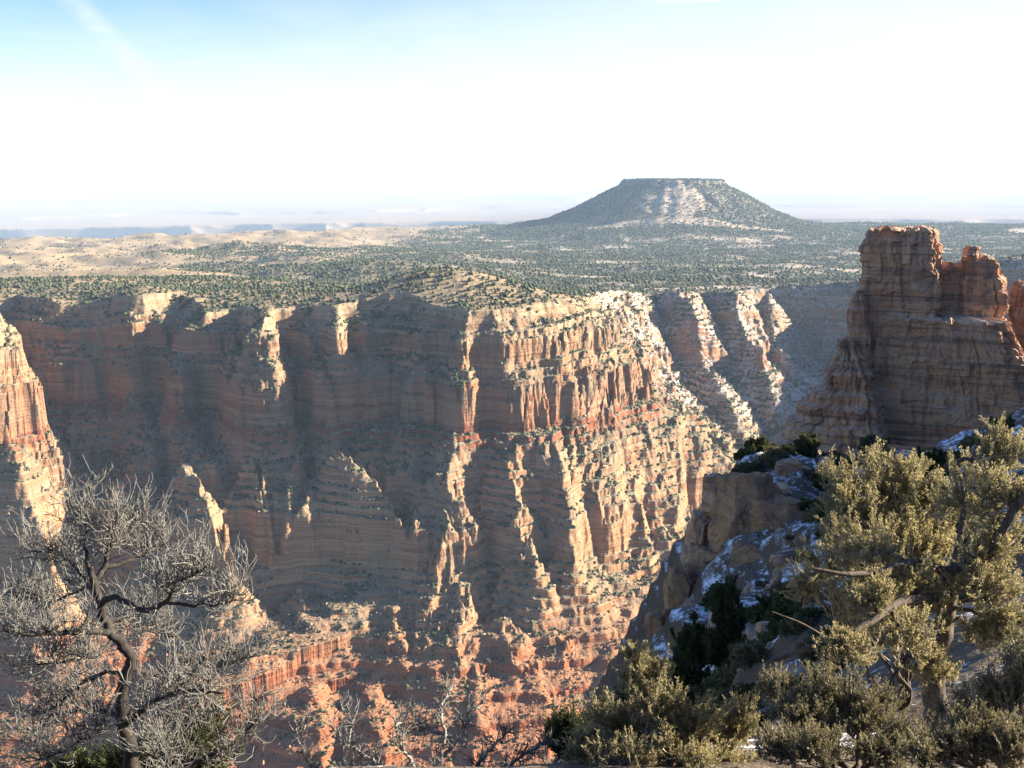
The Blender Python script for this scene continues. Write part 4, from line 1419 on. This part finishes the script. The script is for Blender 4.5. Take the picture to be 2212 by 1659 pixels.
def dead_shrub():
    rng = np.random.RandomState(31)
    B = 9.2
    gx, gy, _ = pix(430, 800, B)
    gz = float(near_height(np.array([gx]), np.array([gy]))[0])
    root = empty("dead_shrub", (gx, gy, gz))
    tag(root, "low dead shrub of bleached crooked branches at the bottom centre", "shrub")
    main = [[(428, 790), (440, 760), (446, 735), (440, 712), (446, 695), (452, 688)], [(430, 790), (415, 770), (400, 742), (396, 725), (404, 720)],
            [(470, 790), (480, 760), (500, 740), (512, 728)], [(440, 760), (462, 735), (470, 712), (486, 702)], [(390, 790), (372, 760), (352, 748), (330, 730)], [(360, 790), (345, 760), (352, 722), (340, 706)],
            [(500, 790), (512, 762), (540, 745), (560, 742)], [(330, 790), (310, 768), (300, 742), (306, 720)], [(470, 780), (500, 772), (530, 774), (556, 766)], [(446, 735), (425, 728), (412, 712)], [(540, 790), (556, 770), (580, 760), (600, 764)]]
    WL, WT = Wood(), Wood()
    for seq in main:
        dy = rng.uniform(-0.5, 0.5)
        pp = np.array([pix(a, b, B + dy + 0.1 * k) for k, (a, b) in enumerate(seq)])
        t = np.linspace(0, len(pp) - 1, (len(pp) - 1) * 5 + 1)
        lp = np.stack([np.interp(t, np.arange(len(pp)), pp[:, c]) for c in range(3)], 1) + rng.normal(size=(len(t), 3)) * 0.006
        WL.tube(lp, 0.022, 0.008, 6)
        for _ in range(34):
            k = rng.randint(2, len(lp) - 1)
            d = unit(unit(lp[k] - lp[k - 1]) * 0.6 + rng.normal(size=3) * 0.6 + [0, 0, .3])
            p, dd = curl(lp[k], d, rng.uniform(0.08, 0.26), 5, rng, 0.4, 0.35)
            WT.tube(p, 0.0075, 0.003, 4)
            for _ in range(3):
                q = rng.randint(1, 5)
                p2, _ = curl(p[q], unit(p[q + 1] - p[q] + rng.normal(size=3) * 0.05), rng.uniform(0.05, 0.14), 3, rng, 0.5, 0.35)
                WT.tube(p2, 0.0045, 0.002, 3)
    bo = WL.build("branches", MAT_GREY_WOOD, root)
    WT.build("twigs", MAT_DEAD_TWIG, bo)


dead_shrub()

# small trees and bushes on the shoulder
LEDGE = [("pinyon_pine", "dark pinyon pine with a short trunk at the left tip of the shoulder rim", "pine", (757, 466, 110), [(757, 448, 110, 15, 9, 14), (768, 455, 110, 14, 7, 10), (744, 458, 110, 9, 6, 8)], MAT_GREEN),
         ("pinyon_pine", "grey green pinyon pine second from the left on the shoulder rim", "pine", (806, 468, 112), [(805, 445, 112, 12, 9, 12), (812, 455, 112, 10, 8, 10)], MAT_GREEN),
         ("pinyon_pine", "bright green rounded pine on the rim in front of the rock wall", "pine", (876, 464, 117), [(877, 444, 117, 15, 7, 14), (866, 450, 117, 9, 6, 8)], MAT_OLIVE),
         ("juniper_shrub", "dark juniper below the rim ledge left of the golden shrub", "shrub", (838, 492, 100), [(836, 474, 100, 16, 9, 14), (848, 486, 100, 13, 12, 12), (824, 482, 100, 12, 8, 8)], MAT_GREEN),
         ("juniper_shrub", "low green mat of juniper on the snowy slope under the pinyon", "shrub", (812, 520, 92), [(812, 506, 92, 15, 10, 10), (800, 514, 92, 11, 7, 8)], MAT_GREEN),
         ("juniper_tree", "dark shaded juniper standing before the snow bank on the right crest", "tree", (944, 490, 96), [(938, 465, 96, 26, 14, 22), (925, 478, 96, 18, 12, 14), (952, 476, 96, 18, 14, 14), (965, 470, 96, 12, 10, 8)], MAT_GREEN),
         ("fir_tree", "tallest dark shaded conifer in the gully below the tan cliff", "tree", (730, 690, 62), [(728, 596, 62, 12, 14, 14), (728, 622, 62, 20, 16, 18), (724, 652, 62, 26, 18, 22), (740, 668, 62, 20, 14, 16)], MAT_GREEN),
         ("fir_tree", "dark shaded conifer right of the tallest one in the gully", "tree", (772, 690, 60), [(770, 612, 60, 14, 16, 14), (774, 640, 60, 20, 16, 16), (768, 664, 60, 20, 16, 14)], MAT_GREEN),
         ("fir_tree", "bushy dark conifer left of the tallest one near the gully lip", "tree", (690, 700, 60), [(692, 642, 60, 18, 18, 18), (684, 666, 60, 20, 16, 16), (700, 680, 60, 18, 12, 12)], MAT_GREEN),
         ("fir_tree", "dark conifer clump on the slope beneath the squat snow capped block", "tree", (808, 628, 62), [(806, 598, 62, 18, 16, 16), (816, 612, 62, 16, 12, 12)], MAT_GREEN),
         ("fir_tree", "dark conifer low in the gully just above the brownish green shrub", "tree", (744, 712, 50), [(742, 668, 50, 18, 18, 16), (750, 690, 50, 22, 14, 14)], MAT_GREEN),
         ("juniper_tree", "shaded juniper between the long bare limb and the gully trees", "tree", (822, 668, 46), [(820, 642, 46, 22, 16, 18), (806, 654, 46, 18, 12, 12)], MAT_GREEN),
         ("juniper_shrub", "dark rounded juniper bush low in the gully beside the snow patches", "shrub", (760, 722, 38), [(758, 702, 38, 20, 14, 16), (742, 710, 38, 14, 10, 10)], MAT_GREEN),
         ("juniper_shrub", "shaded juniper at the gully lip above the golden shrub tops", "shrub", (668, 728, 44), [(664, 688, 44, 16, 14, 14), (680, 706, 44, 16, 12, 12)], MAT_GREEN),
         ("juniper_shrub", "dark bush tucked against the right side of the tan cliff", "shrub", (800, 566, 84), [(800, 548, 84, 12, 12, 12)], MAT_GREEN),
         ("bare_bush", "leafless mauve grey bush on the rim beside the bright green pine", "bush", (864, 470, 108), [(863, 462, 108, 11, 5, 10)], None)]
for k, (nm, lab, cat, base, blobs, mt) in enumerate(LEDGE):
    yy = base[2]
    bare = mt is None
    shrub(nm, lab, cat, base, blobs, 500 + k, mt or MAT_DEAD_TWIG, MAT_DEAD_TWIG if bare else MAT_BARK, trunk_r=0.012 * yy / 8, blades=14 if not bare else 6, length=.042 if not bare else .05,
          width=.016 if not bare else .003, dens=1.3, leaf_scale=0.6)


def slope_bushes():
    """dark bushes scattered on the shaded slope: four kinds, copied"""
    rng = np.random.RandomState(77)
    protos = []
    for k in range(4):
        LV, WT = Leaves(), Wood()
        for _ in range(46):
            d = unit(rng.normal(size=3) * [1, 1, .7] + [0, 0, .55])
            p, dd = curl(np.zeros(3), d, rng.uniform(.4, .9), 4, rng, .5, .2)
            WT.tube(p, .016, .006, 3)
            for m in range(1, 5):
                for _ in range(3):
                    LV.add(p[m] + rng.normal(size=3) * .09, unit(p[m] - p[m - 1]), 1.0, rng.rand())
        lo = LV.build("foliage", MAT_GREEN if k % 2 else MAT_OLIVE, None, rng, 9, .17, .05, .9)
        wo = WT.build("stems", MAT_BARK, None)
        protos.append((lo.data, wo.data))
        bpy.data.objects.remove(lo)
        bpy.data.objects.remove(wo)
    n = 0
    while n < 260:
        px, Y = rng.uniform(630, 1020), math.exp(rng.uniform(math.log(28), math.log(112)))
        x = (px - 512) / F * Y
        z = float(near_height(np.array([x]), np.array([Y]))[0])
        dep = Y * math.cos(PITCH) - z * math.sin(PITCH)
        row = 384 - F * (Y * math.sin(PITCH) + z * math.cos(PITCH)) / dep
        if row > 730 or (px < 700 and row < 640) or z < -62:
            continue
        s = rng.uniform(0.35, 1.5) * (0.55 + Y / 130)
        root = empty("slope_bush", (x, Y, z - 0.05))
        root.scale = (s, s, s * rng.uniform(0.7, 1.0))
        root.rotation_euler = (0, 0, rng.uniform(0, 6.28))
        tag(root, "small dark bush among the snow patches on the shaded near slope", "bush", "dark bushes on the shaded snowy slope")
        for nm, me in zip(("foliage", "stems"), protos[n % 4]):
            c = bpy.data.objects.new(nm, me)
            c.parent = root
            COL.objects.link(c)
        n += 1


slope_bushes()


def slope_rocks():
    """angular stones lying on the shaded slope: five shapes, copied"""
    rng = np.random.RandomState(91)
    shapes = []
    for k in range(5):
        o = boulder("slope_rock", (0, 0, 0), (1.5, 1.1, 0.9), 700 + k, "", sub=3, boxy=6.0, flat=0.7)
        shapes.append(o.data)
        bpy.data.objects.remove(o)
    n = 0
    while n < 120:
        px, Y = rng.uniform(660, 1020), math.exp(rng.uniform(math.log(22), math.log(112)))
        x = (px - 512) / F * Y
        z = float(near_height(np.array([x]), np.array([Y]))[0])
        dep = Y * math.cos(PITCH) - z * math.sin(PITCH)
        row = 384 - F * (Y * math.sin(PITCH) + z * math.cos(PITCH)) / dep
        if row > 720 or (px < 700 and row < 640) or z < -62:
            continue
        s = math.exp(rng.normal(-0.25, 0.5)) * (0.4 + Y / 90)
        o = bpy.data.objects.new("slope_rock", shapes[n % 5])
        o.location = (x, Y, z)
        o.scale = (s * rng.uniform(.8, 1.4), s, s * rng.uniform(.6, 1.2))
        o.rotation_euler = (rng.uniform(-.2, .2), rng.uniform(-.2, .2), rng.uniform(0, 6.28))
        COL.objects.link(o)
        tag(o, "angular brown stone lying among brush and snow on the shaded near slope", "rock", "stones on the shaded snowy slope")
        n += 1


slope_rocks()

# ------------------------------------------------------------------ the air
def haze():
    m = bpy.data.materials.new("haze_air")
    m.use_nodes = True
    nt = m.node_tree
    nt.nodes.clear()
    out = nt.nodes.new('ShaderNodeOutputMaterial')
    pv = nt.nodes.new('ShaderNodeVolumePrincipled')
    pv.inputs['Color'].default_value = (.55, .76, 1.0, 1)
    pv.inputs['Density'].default_value = HAZE_DENSITY
    pv.inputs['Anisotropy'].default_value = 0.0
    nt.links.new(pv.outputs[0], out.inputs['Volume'])
    x0, x1, y0, y1, z0, z1 = -130000, 160000, -300, 95000, -720, HAZE_TOP
    v = [(x, y, z) for x in (x0, x1) for y in (y0, y1) for z in (z0, z1)]
    f = [(0, 1, 3, 2), (4, 6, 7, 5), (0, 4, 5, 1), (2, 3, 7, 6), (0, 2, 6, 4), (1, 5, 7, 3)]
    o = make_mesh("haze", v, f, m, False)
    tag(o, kind='stuff')


HAZE_DENSITY, HAZE_TOP = 3.7e-5, 12.0
haze()
